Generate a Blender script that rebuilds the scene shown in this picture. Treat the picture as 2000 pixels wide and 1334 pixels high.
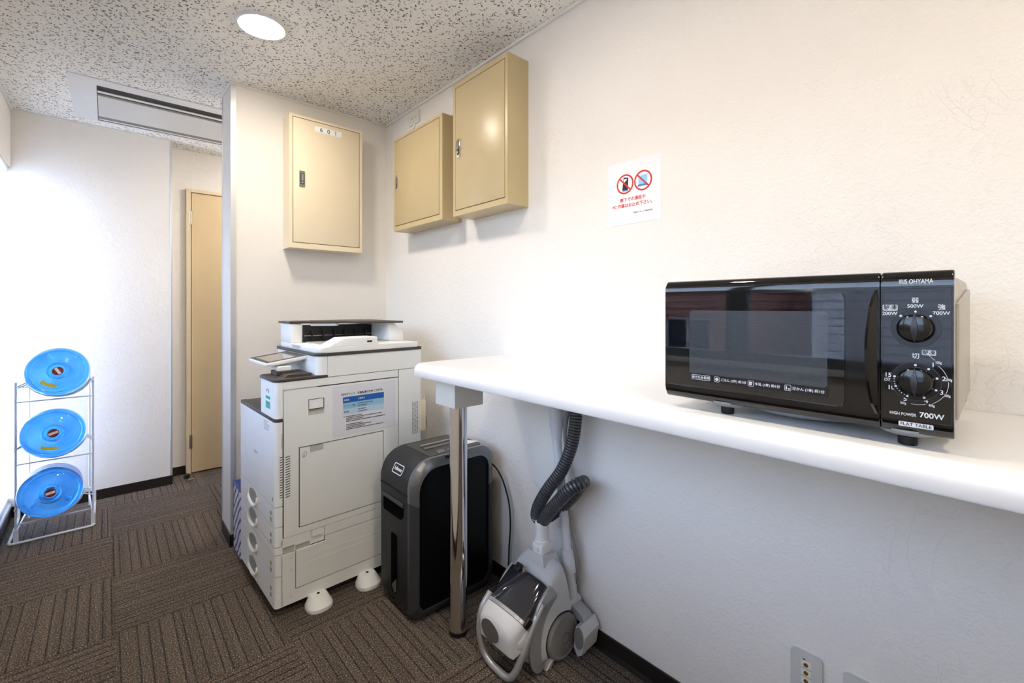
import bpy, bmesh, math, random
from mathutils import Vector, Matrix
random.seed(7)
for o in list(bpy.data.objects): bpy.data.objects.remove(o, do_unlink=True)
SC = bpy.context.scene
COL = SC.collection
R = math.radians
PI = math.pi

# ------------------------------------------------------------------ camera
FPX, HORIZON, EYE = 885.0, 598.5, 1.27
YAW = math.atan(792 / FPX)
cam = bpy.data.cameras.new('camera')
cam.sensor_width = 36.0
cam.lens = FPX / 2000 * 36.0
cam.shift_y = -(667 - HORIZON) / 2000
cam.clip_start = 0.02
cam.clip_end = 300
camo = bpy.data.objects.new('camera', cam)
camo.location = (0, 0, EYE)
camo.rotation_euler = (R(90), 0, -YAW)
COL.objects.link(camo)
SC.camera = camo

# ------------------------------------------------------------------ world, exposure
world = bpy.data.worlds.new('sky')
SC.world = world
world.use_nodes = True
wn = world.node_tree.nodes
wl = world.node_tree.links
wn.clear()
w_out = wn.new('ShaderNodeOutputWorld')
w_bg = wn.new('ShaderNodeBackground')
w_sky = wn.new('ShaderNodeTexSky')
w_sky.sky_type = 'NISHITA'
w_sky.sun_disc = False
w_sky.sun_elevation = R(82)
w_sky.sun_rotation = R(325)
w_sky.air_density = 1.0
w_sky.dust_density = 2.5
w_bg.inputs['Strength'].default_value = 5.0
w_hsv = wn.new('ShaderNodeHueSaturation')            # thin high cloud: paler sky
w_hsv.inputs['Saturation'].default_value = 0.9
wl.new(w_sky.outputs[0], w_hsv.inputs['Color'])
wl.new(w_hsv.outputs[0], w_bg.inputs['Color'])
wl.new(w_bg.outputs[0], w_out.inputs['Surface'])

SC.view_settings.view_transform = 'Standard'
SC.view_settings.look = 'None'
SC.view_settings.exposure = 0.55
SC.view_settings.gamma = 1.0
SC.view_settings.use_curve_mapping = False

LAMP_STRENGTH = 124          # emission of each downlight diffuser
LAMP_COLOUR = (1.0, 0.895, 0.765)

def portal(name, x, y0, y1, z0, z1):
    """sampling guide at a window opening (gives no light of its own)"""
    l = bpy.data.lights.new(name, 'AREA')
    l.shape = 'RECTANGLE'
    l.size = z1 - z0
    l.size_y = y1 - y0
    l.cycles.is_portal = True
    o = bpy.data.objects.new(name, l)
    o.location = (x, (y0 + y1) / 2, (z0 + z1) / 2)
    o.rotation_euler = (0, R(-90), 0)
    COL.objects.link(o)
portal('window_portal', -0.56, -0.25, 2.95, 1.06, 2.116)
portal('window_portal', -0.56, 3.66, 4.0, 0.10, 2.116)

# ------------------------------------------------------------------ helpers
def lin(c):
    c = c / 255.0
    return c / 12.92 if c <= 0.04045 else ((c + 0.055) / 1.055) ** 2.4
def C(r, g, b): return (lin(r), lin(g), lin(b), 1.0)

MATS = {}
class NT:
    def __init__(s, name):
        s.m = bpy.data.materials.new(name); s.m.use_nodes = True
        s.t = s.m.node_tree; s.n = s.t.nodes; s.n.clear()
        s.out = s.n.new('ShaderNodeOutputMaterial')
    def node(s, typ, **kw):
        n = s.n.new(typ)
        for k, v in kw.items():
            if k.startswith('i_'):
                n.inputs[k[2:].replace('_', ' ')].default_value = v
            else: setattr(n, k, v)
        return n
    def link(s, a, b): s.t.links.new(a, b)
    def val(s, sock, v):
        if isinstance(v, (int, float, tuple)): sock.default_value = v
        else: s.link(v, sock)
    def math(s, op, a, b=None, c=None, clamp=False):
        n = s.n.new('ShaderNodeMath'); n.operation = op; n.use_clamp = clamp
        s.val(n.inputs[0], a)
        if b is not None: s.val(n.inputs[1], b)
        if c is not None: s.val(n.inputs[2], c)
        return n.outputs[0]
    def mix(s, f, a, b, typ='RGBA', blend='MIX'):
        n = s.n.new('ShaderNodeMix'); n.data_type = typ
        if typ == 'RGBA':
            n.blend_type = blend; i = (0, 6, 7); o = 2
        else: i = (0, 2, 3); o = 0
        s.val(n.inputs[i[0]], f); s.val(n.inputs[i[1]], a); s.val(n.inputs[i[2]], b)
        return n.outputs[o]
    def ramp(s, v, lo, hi, a=0.0, b=1.0):
        n = s.n.new('ShaderNodeMapRange'); n.clamp = True
        s.val(n.inputs[0], v); n.inputs[1].default_value = lo; n.inputs[2].default_value = hi
        n.inputs[3].default_value = a; n.inputs[4].default_value = b
        return n.outputs[0]
    def obj(s): return s.node('ShaderNodeTexCoord').outputs['Object']
    def noise(s, vec, scale, detail=2.0, rough=0.5, dist=0.0, out=0):
        n = s.n.new('ShaderNodeTexNoise')
        n.inputs['Scale'].default_value = scale; n.inputs['Detail'].default_value = detail
        n.inputs['Roughness'].default_value = rough; n.inputs['Distortion'].default_value = dist
        if vec is not None: s.link(vec, n.inputs['Vector'])
        return n.outputs[out]
    def mapping(s, vec, scale=(1, 1, 1), rot=(0, 0, 0), loc=(0, 0, 0)):
        n = s.n.new('ShaderNodeMapping'); s.link(vec, n.inputs[0])
        n.inputs['Scale'].default_value = scale; n.inputs['Rotation'].default_value = rot
        n.inputs['Location'].default_value = loc
        return n.outputs[0]
    def bump(s, h, strength, dist):
        n = s.n.new('ShaderNodeBump'); n.inputs['Strength'].default_value = strength
        n.inputs['Distance'].default_value = dist; s.link(h, n.inputs['Height'])
        return n.outputs[0]
    def pbsdf(s, **kw):
        p = s.n.new('ShaderNodeBsdfPrincipled')
        for k, v in kw.items(): s.val(p.inputs[k.replace('_', ' ')], v)
        s.link(p.outputs[0], s.out.inputs[0])
        return p

def mat(name, rgb, rough=0.45, metal=0.0, coat=0.0, grain=0.0, gscale=300.0, ior=1.45, spec=0.5, var=0.04):
    """plain painted / plastic / metal surface with a little procedural tone variation and grain"""
    if name in MATS: return MATS[name]
    t = NT(name)
    ob = t.obj()
    n = t.noise(ob, 9.0, 3.0)
    col = C(*rgb)
    a = tuple(min(1, c * (1 - var)) for c in col[:3]) + (1,)
    b = tuple(min(1, c * (1 + var)) for c in col[:3]) + (1,)
    base = t.mix(n, a, b)
    p = t.pbsdf(Base_Color=base, Roughness=rough, Metallic=metal, Coat_Weight=coat, IOR=ior)
    p.inputs['Specular IOR Level'].default_value = spec
    p.inputs['Coat Roughness'].default_value = 0.04
    if grain:
        g = t.noise(ob, gscale, 2.0)
        t.link(t.bump(g, grain, 0.001), p.inputs['Normal'])
    MATS[name] = t.m
    return t.m

class G:
    """collects shapes for ONE mesh"""
    def __init__(s): s.bm = bmesh.new()
    def _new(s, verts, faces):
        vs = [s.bm.verts.new(v) for v in verts]
        fs = []
        for f in faces:
            try: fs.append(s.bm.faces.new([vs[i] for i in f]))
            except ValueError: pass
        return vs, fs
    def box(s, x0, x1, y0, y1, z0, z1, bev=0.0, seg=2):
        v = [(x, y, z) for z in (z0, z1) for y in (y0, y1) for x in (x0, x1)]
        f = [(0, 2, 3, 1), (4, 5, 7, 6), (0, 1, 5, 4), (2, 6, 7, 3), (0, 4, 6, 2), (1, 3, 7, 5)]
        vs, fs = s._new(v, f)
        if bev > 0:
            es = {e for fa in fs for e in fa.edges}
            bmesh.ops.bevel(s.bm, geom=list(es), offset=bev, segments=seg, affect='EDGES', profile=0.5)
        return s
    def prism(s, poly, a0, a1, axis='z', bev=0.0, seg=2):
        def P(u, v, a):
            return {'z': (u, v, a), 'y': (u, a, v), 'x': (a, u, v)}[axis]
        n = len(poly)
        v = [P(u, w, a0) for u, w in poly] + [P(u, w, a1) for u, w in poly]
        f = [tuple(range(n)), tuple(range(n, 2 * n))] + [(i, (i + 1) % n, n + (i + 1) % n, n + i) for i in range(n)]
        vs, fs = s._new(v, f)
        if bev > 0:
            es = set(fs[0].edges) | set(fs[1].edges)
            bmesh.ops.bevel(s.bm, geom=list(es), offset=bev, segments=seg, affect='EDGES', profile=0.5)
        return s
    def loft(s, rings, close_ends=True, closed=False):
        n = len(rings[0]); m = len(rings)
        v = [p for r in rings for p in r]
        f = []
        for j in range(m if closed else m - 1):
            k = (j + 1) % m
            for i in range(n):
                f.append((j * n + i, j * n + (i + 1) % n, k * n + (i + 1) % n, k * n + i))
        if close_ends and not closed:
            f.append(tuple(range(n))); f.append(tuple((m - 1) * n + i for i in range(n)))
        s._new(v, f)
        return s
    def lathe(s, prof, o=(0, 0, 0), d=(0, 0, 1), n=24, caps=True):
        o = Vector(o); d = Vector(d).normalized()
        a = d.orthogonal().normalized(); b = d.cross(a)
        rings = []
        for r, t in prof:
            r = max(r, 1e-5)
            rings.append([tuple(o + d * t + (a * math.cos(2 * PI * i / n) + b * math.sin(2 * PI * i / n)) * r) for i in range(n)])
        return s.loft(rings, caps)
    def cyl(s, p0, p1, r0, r1=None, n=20):
        p0 = Vector(p0); p1 = Vector(p1)
        return s.lathe([(r0, 0), (r0 if r1 is None else r1, (p1 - p0).length)], p0, p1 - p0, n)
    def tube(s, pts, r, n=10, closed=False):
        P = [Vector(p) for p in pts]; m = len(P)
        rr = r if isinstance(r, (list, tuple)) else [r] * m
        T = []
        for i in range(m):
            if closed: t = P[(i + 1) % m] - P[i - 1]
            else: t = P[min(i + 1, m - 1)] - P[max(i - 1, 0)]
            T.append(t.normalized())
        N = T[0].orthogonal().normalized()
        rings = []
        for i in range(m):
            N = (N - T[i] * N.dot(T[i])).normalized()
            B = T[i].cross(N)
            rings.append([tuple(P[i] + (N * math.cos(2 * PI * k / n) + B * math.sin(2 * PI * k / n)) * rr[i]) for k in range(n)])
        return s.loft(rings, True, closed)
    def quad(s, a, b, c, d):
        s._new([a, b, c, d], [(0, 1, 2, 3)]); return s
    def xf(s, M):
        bmesh.ops.transform(s.bm, matrix=M, verts=s.bm.verts); return s
    def mesh(s, name, m, smooth=35):
        bmesh.ops.recalc_face_normals(s.bm, faces=s.bm.faces)
        me = bpy.data.meshes.new(name)
        s.bm.to_mesh(me); s.bm.free()
        me.materials.append(m)
        if smooth:
            me.polygons.foreach_set('use_smooth', [True] * len(me.polygons))
            me.set_sharp_from_angle(angle=R(smooth))
        return me
    def build(s, name, m, parent=None, smooth=35, label=None):
        o = bpy.data.objects.new(name, s.mesh(name, m, smooth))
        COL.objects.link(o)
        if parent is not None: o.parent = parent
        if label: o['label'] = label
        return o

def tag(o, label, cat, group=None):
    o['label'] = label; o['category'] = cat
    if group: o['group'] = group
    return o
def struct(o, label=None):
    o['kind'] = 'structure'
    if label: o['label'] = label
    return o
def thing(name, label, cat, loc=(0, 0, 0), rz=0.0, group=None):
    o = bpy.data.objects.new(name, None); COL.objects.link(o)
    o.empty_display_size = 0.05
    o.location = loc; o.rotation_euler = (0, 0, rz)
    return tag(o, label, cat, group)
def rrect(x0, x1, y0, y1, r, n=5):
    """rounded rectangle; r = radius or 4 radii (bl, br, tr, tl)"""
    rs = (r,) * 4 if isinstance(r, (int, float)) else r
    out = []
    for (cx, cy, a0), q in zip(((x0, y0, 180), (x1, y0, 270), (x1, y1, 0), (x0, y1, 90)), rs):
        if q <= 0: out.append((cx, cy)); continue
        ox = cx + (q if cx == x0 else -q); oy = cy + (q if cy == y0 else -q)
        for k in range(n + 1):
            a = R(a0 + 90 * k / n)
            out.append((ox + q * math.cos(a), oy + q * math.sin(a)))
    return out
def ell(cx, cy, rx, ry, n=28, a0=0, a1=360):
    full = abs(a1 - a0) >= 360
    return [(cx + rx * math.cos(R(a0 + (a1 - a0) * k / (n if full else n - 1))), cy + ry * math.sin(R(a0 + (a1 - a0) * k / (n if full else n - 1)))) for k in range(n)]
def spline(pts, per=8):
    P = [Vector(p) for p in pts]; out = []
    for i in range(len(P) - 1):
        p0 = P[max(i - 1, 0)]; p1 = P[i]; p2 = P[i + 1]; p3 = P[min(i + 2, len(P) - 1)]
        for k in range(per):
            t = k / per
            out.append(0.5 * ((2 * p1) + (p2 - p0) * t + (2 * p0 - 5 * p1 + 4 * p2 - p3) * t * t + (3 * p1 - p0 - 3 * p2 + p3) * t ** 3))
    out.append(P[-1]); return out
def resample(pts, step):
    P = [Vector(p) for p in pts]; out = [P[0]]; acc = 0.0
    for a, b in zip(P, P[1:]):
        L = (b - a).length
        if L < 1e-9: continue
        d = step - acc
        while d <= L:
            out.append(a + (b - a) * (d / L)); d += step
        acc = L - (d - step)
    return out
def holed(g, u0, u1, w0, w1, holes, a0, a1, axis='y', bev=0.0):
    """plate with rectangular openings (u,w in plane; a = depth along axis)"""
    us = sorted({u0, u1, *[h[0] for h in holes], *[h[1] for h in holes]})
    ws = sorted({w0, w1, *[h[2] for h in holes], *[h[3] for h in holes]})
    for i in range(len(us) - 1):
        run = None
        for j in range(len(ws) - 1):
            cu = (us[i] + us[i + 1]) / 2; cw = (ws[j] + ws[j + 1]) / 2
            if any(h[0] < cu < h[1] and h[2] < cw < h[3] for h in holes): continue
            if axis == 'y': g.box(us[i], us[i + 1], a0, a1, ws[j], ws[j + 1])
            elif axis == 'x': g.box(a0, a1, us[i], us[i + 1], ws[j], ws[j + 1])
            else: g.box(us[i], us[i + 1], ws[j], ws[j + 1], a0, a1)
    return g

def text(body, size, m, parent, loc, name='lettering', rot=(90, 0, 0), align='CENTER', bold=0.0, ext=0.00025, sx=1.0):
    cu = bpy.data.curves.new(name, 'FONT')
    cu.body = body; cu.size = size; cu.align_x = align; cu.align_y = 'CENTER'
    cu.extrude = ext; cu.offset = bold * size; cu.resolution_u = 3
    tmp = bpy.data.objects.new(name, cu); COL.objects.link(tmp)
    bpy.context.view_layer.update()
    me = bpy.data.meshes.new_from_object(tmp.evaluated_get(bpy.context.evaluated_depsgraph_get()))
    bpy.data.objects.remove(tmp, do_unlink=True); bpy.data.curves.remove(cu)
    me.name = name
    me.materials.clear(); me.materials.append(m)
    M = Matrix.LocRotScale(Vector(loc), Matrix.Rotation(R(rot[2]), 3, 'Z') @ Matrix.Rotation(R(rot[1]), 3, 'Y') @ Matrix.Rotation(R(rot[0]), 3, 'X'), Vector((sx, 1, 1)))
    me.transform(M)
    o = bpy.data.objects.new(name, me); COL.objects.link(o)
    o.parent = parent
    return o

# ------------------------------------------------------------------ setting materials
def wallpaper(name, rgb):
    t = NT(name); ob = t.obj()
    fine = t.noise(ob, 130, 4, 0.6)
    mid = t.noise(ob, 28, 3, 0.55, 0.6)
    d = t.noise(ob, 5.0, 3, 0.6, 2.2)
    crease = t.ramp(t.math('ABSOLUTE', t.math('SUBTRACT', d, 0.5)), 0.0, 0.012, 1.0, 0.0)
    d2 = t.noise(t.mapping(ob, (1, 1, 1), (0.7, 0.4, 0.3), (3, 5, 2)), 8.0, 2, 0.5, 2.6)
    crease2 = t.ramp(t.math('ABSOLUTE', t.math('SUBTRACT', d2, 0.52)), 0.0, 0.010, 1.0, 0.0)
    msk = t.ramp(t.noise(ob, 3.3, 2), 0.42, 0.62)
    cr = t.math('MULTIPLY', t.math('ADD', crease, crease2), msk)
    hgt = t.math('ADD', t.math('ADD', t.math('MULTIPLY', fine, 0.55), t.math('MULTIPLY', mid, 0.8)), t.math('MULTIPLY', cr, 0.16))
    c = C(*rgb)
    base = t.mix(t.noise(ob, 2.0, 2), tuple(x * 0.97 for x in c[:3]) + (1,), c)
    p = t.pbsdf(Base_Color=base, Roughness=0.75)
    p.inputs['Specular IOR Level'].default_value = 0.25
    t.link(t.bump(hgt, 0.8, 0.0038), p.inputs['Normal'])
    return t.m
M_WALL = wallpaper('embossed_wallpaper', (236, 232, 226))

def ceiling_mat():
    t = NT('fissured_ceiling_board'); ob = t.obj()
    tot = None
    for k, (ang, sc) in enumerate(((0.5, (38, 105, 1)), (1.35, (42, 120, 1)), (2.3, (36, 96, 1)), (0.0, (70, 95, 1)))):
        v = t.mapping(ob, (1, 1, 0), (0, 0, ang), (k * 1.7, k * 0.9, 0))
        v = t.mapping(v, sc)
        vo = t.node('ShaderNodeTexVoronoi', voronoi_dimensions='2D', feature='F1')
        vo.inputs['Scale'].default_value = 1.0
        t.link(v, vo.inputs['Vector'])
        sep = t.node('ShaderNodeSeparateColor'); t.link(vo.outputs['Color'], sep.inputs[0])
        thr = t.ramp(sep.outputs[0], 0.68, 1.0, 0.0, 0.36)
        fl = t.ramp(t.math('SUBTRACT', thr, vo.outputs['Distance']), 0.0, 0.07)
        tot = fl if tot is None else t.math('MAXIMUM', tot, fl)
    tot = t.math('MULTIPLY', tot, t.ramp(t.noise(ob, 160, 2), 0.3, 0.5, 0.35, 1.0))
    sp = t.ramp(t.noise(ob, 240, 3), 0.64, 0.74)
    dark = t.math('MAXIMUM', tot, t.math('MULTIPLY', sp, 0.22))
    base = t.mix(t.noise(ob, 60, 3), C(240, 238, 231), C(249, 247, 242))
    col = t.mix(dark, base, C(112, 103, 88))
    p = t.pbsdf(Base_Color=col, Roughness=0.9)
    p.inputs['Specular IOR Level'].default_value = 0.1
    h = t.math('SUBTRACT', t.math('MULTIPLY', t.noise(ob, 120, 3), 0.3), dark)
    t.link(t.bump(h, 0.5, 0.003), p.inputs['Normal'])
    return t.m
M_CEIL = ceiling_mat()

def carpet_mat(name, axis):
    t = NT(name); ob = t.obj()
    rnd = t.node('ShaderNodeObjectInfo').outputs['Random']
    sep = t.node('ShaderNodeSeparateXYZ'); t.link(ob, sep.inputs[0])
    across = sep.outputs[axis]; along = sep.outputs[1 - axis]
    wob = t.math('MULTIPLY', t.math('SUBTRACT', t.noise(ob, 90, 2), 0.5), 0.004)
    ac = t.math('ADD', across, wob)
    def lines(scale, wd, seed):
        vo = t.node('ShaderNodeTexVoronoi', voronoi_dimensions='1D', feature='DISTANCE_TO_EDGE')
        vo.inputs['Scale'].default_value = scale
        t.link(t.math('ADD', ac, t.math('MULTIPLY', rnd, 37.0 + seed)), vo.inputs['W'])
        return t.ramp(vo.outputs['Distance'], wd * 0.35, wd, 1.0, 0.0)
    l1 = lines(27, 0.095, 0.0)
    l2 = lines(62, 0.085, 11.0)
    n1 = t.noise(ob, 210, 3, 0.75)
    n2 = t.noise(ob, 95, 2, 0.6)
    brk = t.ramp(t.noise(ob, 55, 2, 0.6), 0.34, 0.50, 0.30, 1.0)
    l1 = t.math('MULTIPLY', l1, brk)
    l2 = t.math('MULTIPLY', l2, t.ramp(n2, 0.42, 0.58, 0.0, 0.6))
    line = t.math('MAXIMUM', l1, l2)
    stv = t.node('ShaderNodeTexVoronoi', voronoi_dimensions='1D', feature='F1')
    stv.inputs['Scale'].default_value = 45
    t.link(t.math('ADD', ac, t.math('MULTIPLY', rnd, 19.0)), stv.inputs['W'])
    sc = t.node('ShaderNodeSeparateColor'); t.link(stv.outputs['Color'], sc.inputs[0])
    band = t.mix(sc.outputs[0], C(80, 65, 52), C(102, 86, 72))
    col = t.mix(t.ramp(n1, 0.36, 0.52), C(26, 20, 16), band)
    col = t.mix(t.ramp(n1, 0.54, 0.66), col, C(206, 188, 166))
    col = t.mix(line, col, C(14, 11, 10))
    p = t.pbsdf(Base_Color=col, Roughness=0.95)
    p.inputs['Specular IOR Level'].default_value = 0.12
    p.inputs['Sheen Weight'].default_value = 0.15
    h = t.math('SUBTRACT', t.math('ADD', n1, t.math('MULTIPLY', n2, 0.5)), t.math('MULTIPLY', line, 1.0))
    t.link(t.bump(h, 0.9, 0.006), p.inputs['Normal'])
    return t.m
M_CARPET = [carpet_mat('striped_carpet_along_y', 0), carpet_mat('striped_carpet_along_x', 1)]

M_BASE = mat('black_vinyl_baseboard', (34, 27, 24), 0.4)
M_ALU = mat('brushed_aluminium', (200, 202, 204), 0.42, 0.6)
M_TRIM = mat('white_trim', (230, 228, 222), 0.4)
M_FRAME = mat('grey_window_frame', (120, 128, 134), 0.4, 0.6)
M_SILL = mat('pale_sill', (222, 226, 230), 0.3)
M_DOOR = mat('beige_door_paint', (214, 192, 152), 0.42)
M_DFRAME = mat('beige_door_frame_paint', (222, 206, 178), 0.42)
M_STEEL = mat('steel', (190, 188, 184), 0.25, 1.0)
M_CHROME = mat('chrome', (225, 225, 226), 0.05, 1.0, var=0.01)
M_BLACK = mat('matt_black', (14, 14, 15), 0.6)
M_WHITE = mat('white_plastic', (238, 238, 236), 0.35)

def pane_mat(name, tint=(0.96, 0.98, 0.98, 1)):
    t = NT(name)
    tr = t.node('ShaderNodeBsdfTransparent'); tr.inputs[0].default_value = tint
    gl = t.node('ShaderNodeBsdfGlossy'); gl.inputs['Roughness'].default_value = 0.01
    fr = t.node('ShaderNodeFresnel'); fr.inputs['IOR'].default_value = 1.5
    mx = t.node('ShaderNodeMixShader')
    t.link(fr.outputs[0], mx.inputs[0]); t.link(tr.outputs[0], mx.inputs[1]); t.link(gl.outputs[0], mx.inputs[2])
    t.link(mx.outputs[0], t.out.inputs[0])
    return t.m
M_PANE = pane_mat('window_pane')
M_PANE_T = pane_mat('tinted_window_pane', (0.46, 0.46, 0.46, 1))  # tint added to cut the daylight through the near window

# ------------------------------------------------------------------ room shell
XW, XL = 1.3715, -0.43          # right wall, window wall
YP, YB, YD, YR = 2.775, 4.035, 4.215, -2.4   # partition face, far wall, door wall, wall behind the viewer
H = 2.457
PX = 0.49                        # free end of the partition
YP2 = 3.005

struct(G().box(XW, XW + 0.12, YR - 0.12, YD + 0.12, 0, H + 0.1).build('wall_right', M_WALL))
struct(G().box(PX, XW, YP, YP2, 0, H).build('wall_middle', M_WALL))
struct(G().box(XL - 0.12, 0.338, YB, YD + 0.12, 0, H).build('wall_back', M_WALL))
struct(G().box(0.338, XW, YD, YD + 0.12, 0, H).build('wall_recess', M_WALL))
struct(G().box(XL - 0.12, XW, YR - 0.12, YR, 0, H).build('wall_rear', M_WALL))
struct(holed(G(), YR, YB, 0, H, [(-0.25, 2.95, 1.0, 2.116), (3.66, YB, 0.09, 2.116)], XL - 0.12, XL, 'x').build('wall_left', M_WALL))
struct(G().box(XL - 0.12, XW + 0.12, YR - 0.12, YD + 0.12, H, H + 0.1).build('ceiling', M_CEIL))

floor = struct(G().box(XL - 0.12, XW + 0.12, YR - 0.12, YD + 0.12, -0.08, -0.006).build('floor', mat('floor_screed', (60, 56, 52), 0.9)))
P_T, TX0, TY0 = 0.503, 0.024, 2.840
nt = 0
tile_cache = {}
for i in range(-1, 3):
    for j in range(-11, 4):
        x0, x1 = TX0 + i * P_T, TX0 + (i + 1) * P_T
        y0, y1 = TY0 + j * P_T, TY0 + (j + 1) * P_T
        x0, x1 = max(x0, XL), min(x1, XW); y0, y1 = max(y0, YR), min(y1, YD)
        if x1 - x0 < 0.02 or y1 - y0 < 0.02: continue
        along_x = ((i + j) % 2 == 0)       # tile right of the joint, y 2.34-2.84 runs along x
        k = 1 if (i + j) % 2 else 0
        w, d = round(x1 - x0, 4), round(y1 - y0, 4)
        key = (w, d, k)
        if key not in tile_cache:
            tile_cache[key] = G().box(-w / 2 + .0004, w / 2 - .0004, -d / 2 + .0004, d / 2 - .0004, -0.006, 0.0, 0.0012, 1).mesh('carpet_tile', M_CARPET[k], 0)
        o = bpy.data.objects.new('carpet_tile', tile_cache[key]); COL.objects.link(o)
        o.location = ((x0 + x1) / 2, (y0 + y1) / 2, 0); o.parent = floor

# baseboards
bh = 0.065
def baseboard(name, g): return struct(g.build(name, M_BASE))
g = G().box(XW - 0.006, XW, YR, YP, 0, bh, 0.0015, 1); g.prism([(XW - 0.016, 0.0), (XW - 0.006, 0.0), (XW - 0.006, 0.012), (XW - 0.009, 0.004)], YR, YP, 'y')
baseboard('baseboard_right', g)
g = G().box(PX - 0.006, PX, YP - 0.006, YP2, 0, bh, 0.0015, 1).box(PX - 0.006, XW - 0.006, YP - 0.006, YP, 0, bh, 0.0015, 1)
g.prism([(PX - 0.014, 0.0), (PX - 0.006, 0.0), (PX - 0.006, 0.012), (PX - 0.008, 0.004)], YP - 0.006, YP2, 'y')
baseboard('baseboard_middle', g)
baseboard('baseboard_back', G().box(XL, 0.352, YB - 0.006, YB, 0, bh, 0.0015, 1))
baseboard('baseboard_recess', G().box(0.352, 0.447, YD - 0.006, YD, 0, bh, 0.0015, 1))
baseboard('baseboard_left', G().box(XL, XL + 0.006, YR, YB - 0.006, 0, bh, 0.0015, 1))
# thin mouldings where the ceiling meets the walls
def ctrim(name, g): return struct(g.build(name, M_TRIM))
ctrim('trim_1', G().box(XW - 0.012, XW, YR, YP, H - 0.013, H, 0.002, 1))
ctrim('trim_2', G().box(PX - 0.009, XW - 0.012, YP - 0.009, YP, H - 0.012, H, 0.002, 1).box(PX - 0.009, PX, YP, YP2, H - 0.012, H, 0.002, 1))
ctrim('trim_3', G().box(XL + 0.012, 0.338, YB - 0.009, YB, H - 0.01, H, 0.002, 1))
ctrim('trim_4', G().box(XL, XL + 0.012, YR, YB, H - 0.014, H, 0.002, 1))
# aluminium corner strips
g = G().prism([(PX - 0.002, YP - 0.003), (PX + 0.024, YP - 0.003), (PX + 0.024, YP), (PX, YP), (PX, YP + 0.006), (PX - 0.002, YP + 0.006)], bh, H - 0.012, 'z')
struct(g.build('trim_5', M_ALU), 'aluminium strip on the corner of the partition')
g = G().prism([(PX - 0.003, YP2 - 0.012), (PX, YP2 - 0.012), (PX, YP2 + 0.002), (PX - 0.003, YP2 + 0.002)], bh, H - 0.012, 'z')
struct(g.build('trim_6', M_ALU))
struct(G().box(0.338, 0.352, YB - 0.004, YD, bh * 0.0, H - 0.001, 0.0015, 1).build('trim_7', M_ALU), 'aluminium end strip of the far wall')

# ------------------------------------------------------------------ windows in the left wall
def window(name, y0, y1, z0, z1, mull, sill_in, pm, xi, wires, fw=0.045, far_stile=True):
    """frame fills the opening; xi = inner face of the frame"""
    g = G()
    xo = xi - 0.045
    xp = xi - 0.022                      # glass plane
    g.box(xo, xi, y0, y1, z0, z0 + fw, 0.003, 1).box(xo, xi, y0, y1, z1 - fw, z1, 0.003, 1)
    g.box(xo, xi, y0, y0 + fw, z0 + fw, z1 - fw, 0.003, 1)
    yend = y1 - fw if far_stile else y1 - 0.0005
    if far_stile: g.box(xo, xi, yend, y1, z0 + fw, z1 - fw, 0.002, 1)
    w = struct(g.build(name, M_FRAME if far_stile else M_SILL))
    ys = [y0 + fw]
    for m in mull:
        G().box(xo, xi, m - 0.05, m + 0.05, z0 + fw, z1 - fw, 0.003, 1).build('mullion', M_FRAME, w)
        ys += [m - 0.05, m + 0.05]
    ys.append(yend)
    for a, b in zip(ys[::2], ys[1::2]):
        G().box(xp - 0.003, xp + 0.003, a, b, z0 + fw, z1 - fw).build('pane', pm, w)
        if not wires: continue
        g = G()
        zz = z0 + fw + 0.03
        while zz < z1 - fw:
            g.box(xp - 0.0012, xp + 0.0012, a, b, zz, zz + 0.0028); zz += 0.036
        yy = a + 0.09
        while yy < b:
            g.box(xp - 0.0010, xp + 0.0010, yy, yy + 0.0020, z0 + fw, z1 - fw); yy += 0.19
        o = g.build('wire_mesh', M_BLACK, w); o['kind'] = 'stuff'
    G().box(xo, XL + sill_in, y0, y1, z0 - 0.022, z0 + 0.0005, 0.002, 1).build('window_sill', M_SILL, w)
    return w
def frosted_mat():
    t = NT('frosted_window_pane')
    tl = t.node('ShaderNodeBsdfTranslucent'); tl.inputs[0].default_value = (0.93, 0.95, 0.97, 1)
    tr = t.node('ShaderNodeBsdfTransparent'); tr.inputs[0].default_value = (0.95, 0.97, 0.98, 1)
    mx = t.node('ShaderNodeMixShader'); mx.inputs[0].default_value = 0.22
    t.link(tl.outputs[0], mx.inputs[1]); t.link(tr.outputs[0], mx.inputs[2])
    gl = t.node('ShaderNodeBsdfGlossy'); gl.inputs['Roughness'].default_value = 0.25
    fr = t.node('ShaderNodeFresnel'); fr.inputs['IOR'].default_value = 1.35
    m2 = t.node('ShaderNodeMixShader')
    t.link(fr.outputs[0], m2.inputs[0]); t.link(mx.outputs[0], m2.inputs[1]); t.link(gl.outputs[0], m2.inputs[2])
    t.link(m2.outputs[0], t.out.inputs[0])
    return t.m
M_FROST = frosted_mat()
window('window_1', -0.25, 2.95, 1.0, 2.116, [0.93, 1.95], 0.02, M_PANE_T, XL - 0.055, True)
window('window_2', 3.66, YB, 0.09, 2.116, [], 0.004, M_FROST, XL - 0.008, False, 0.03, False)
struct(G().box(XL - 0.055, XL + 0.003, 3.66, YB, 2.108, 2.1175, 0.001, 1).build('trim_8', M_DFRAME), 'wooden edge under the window header')

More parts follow.
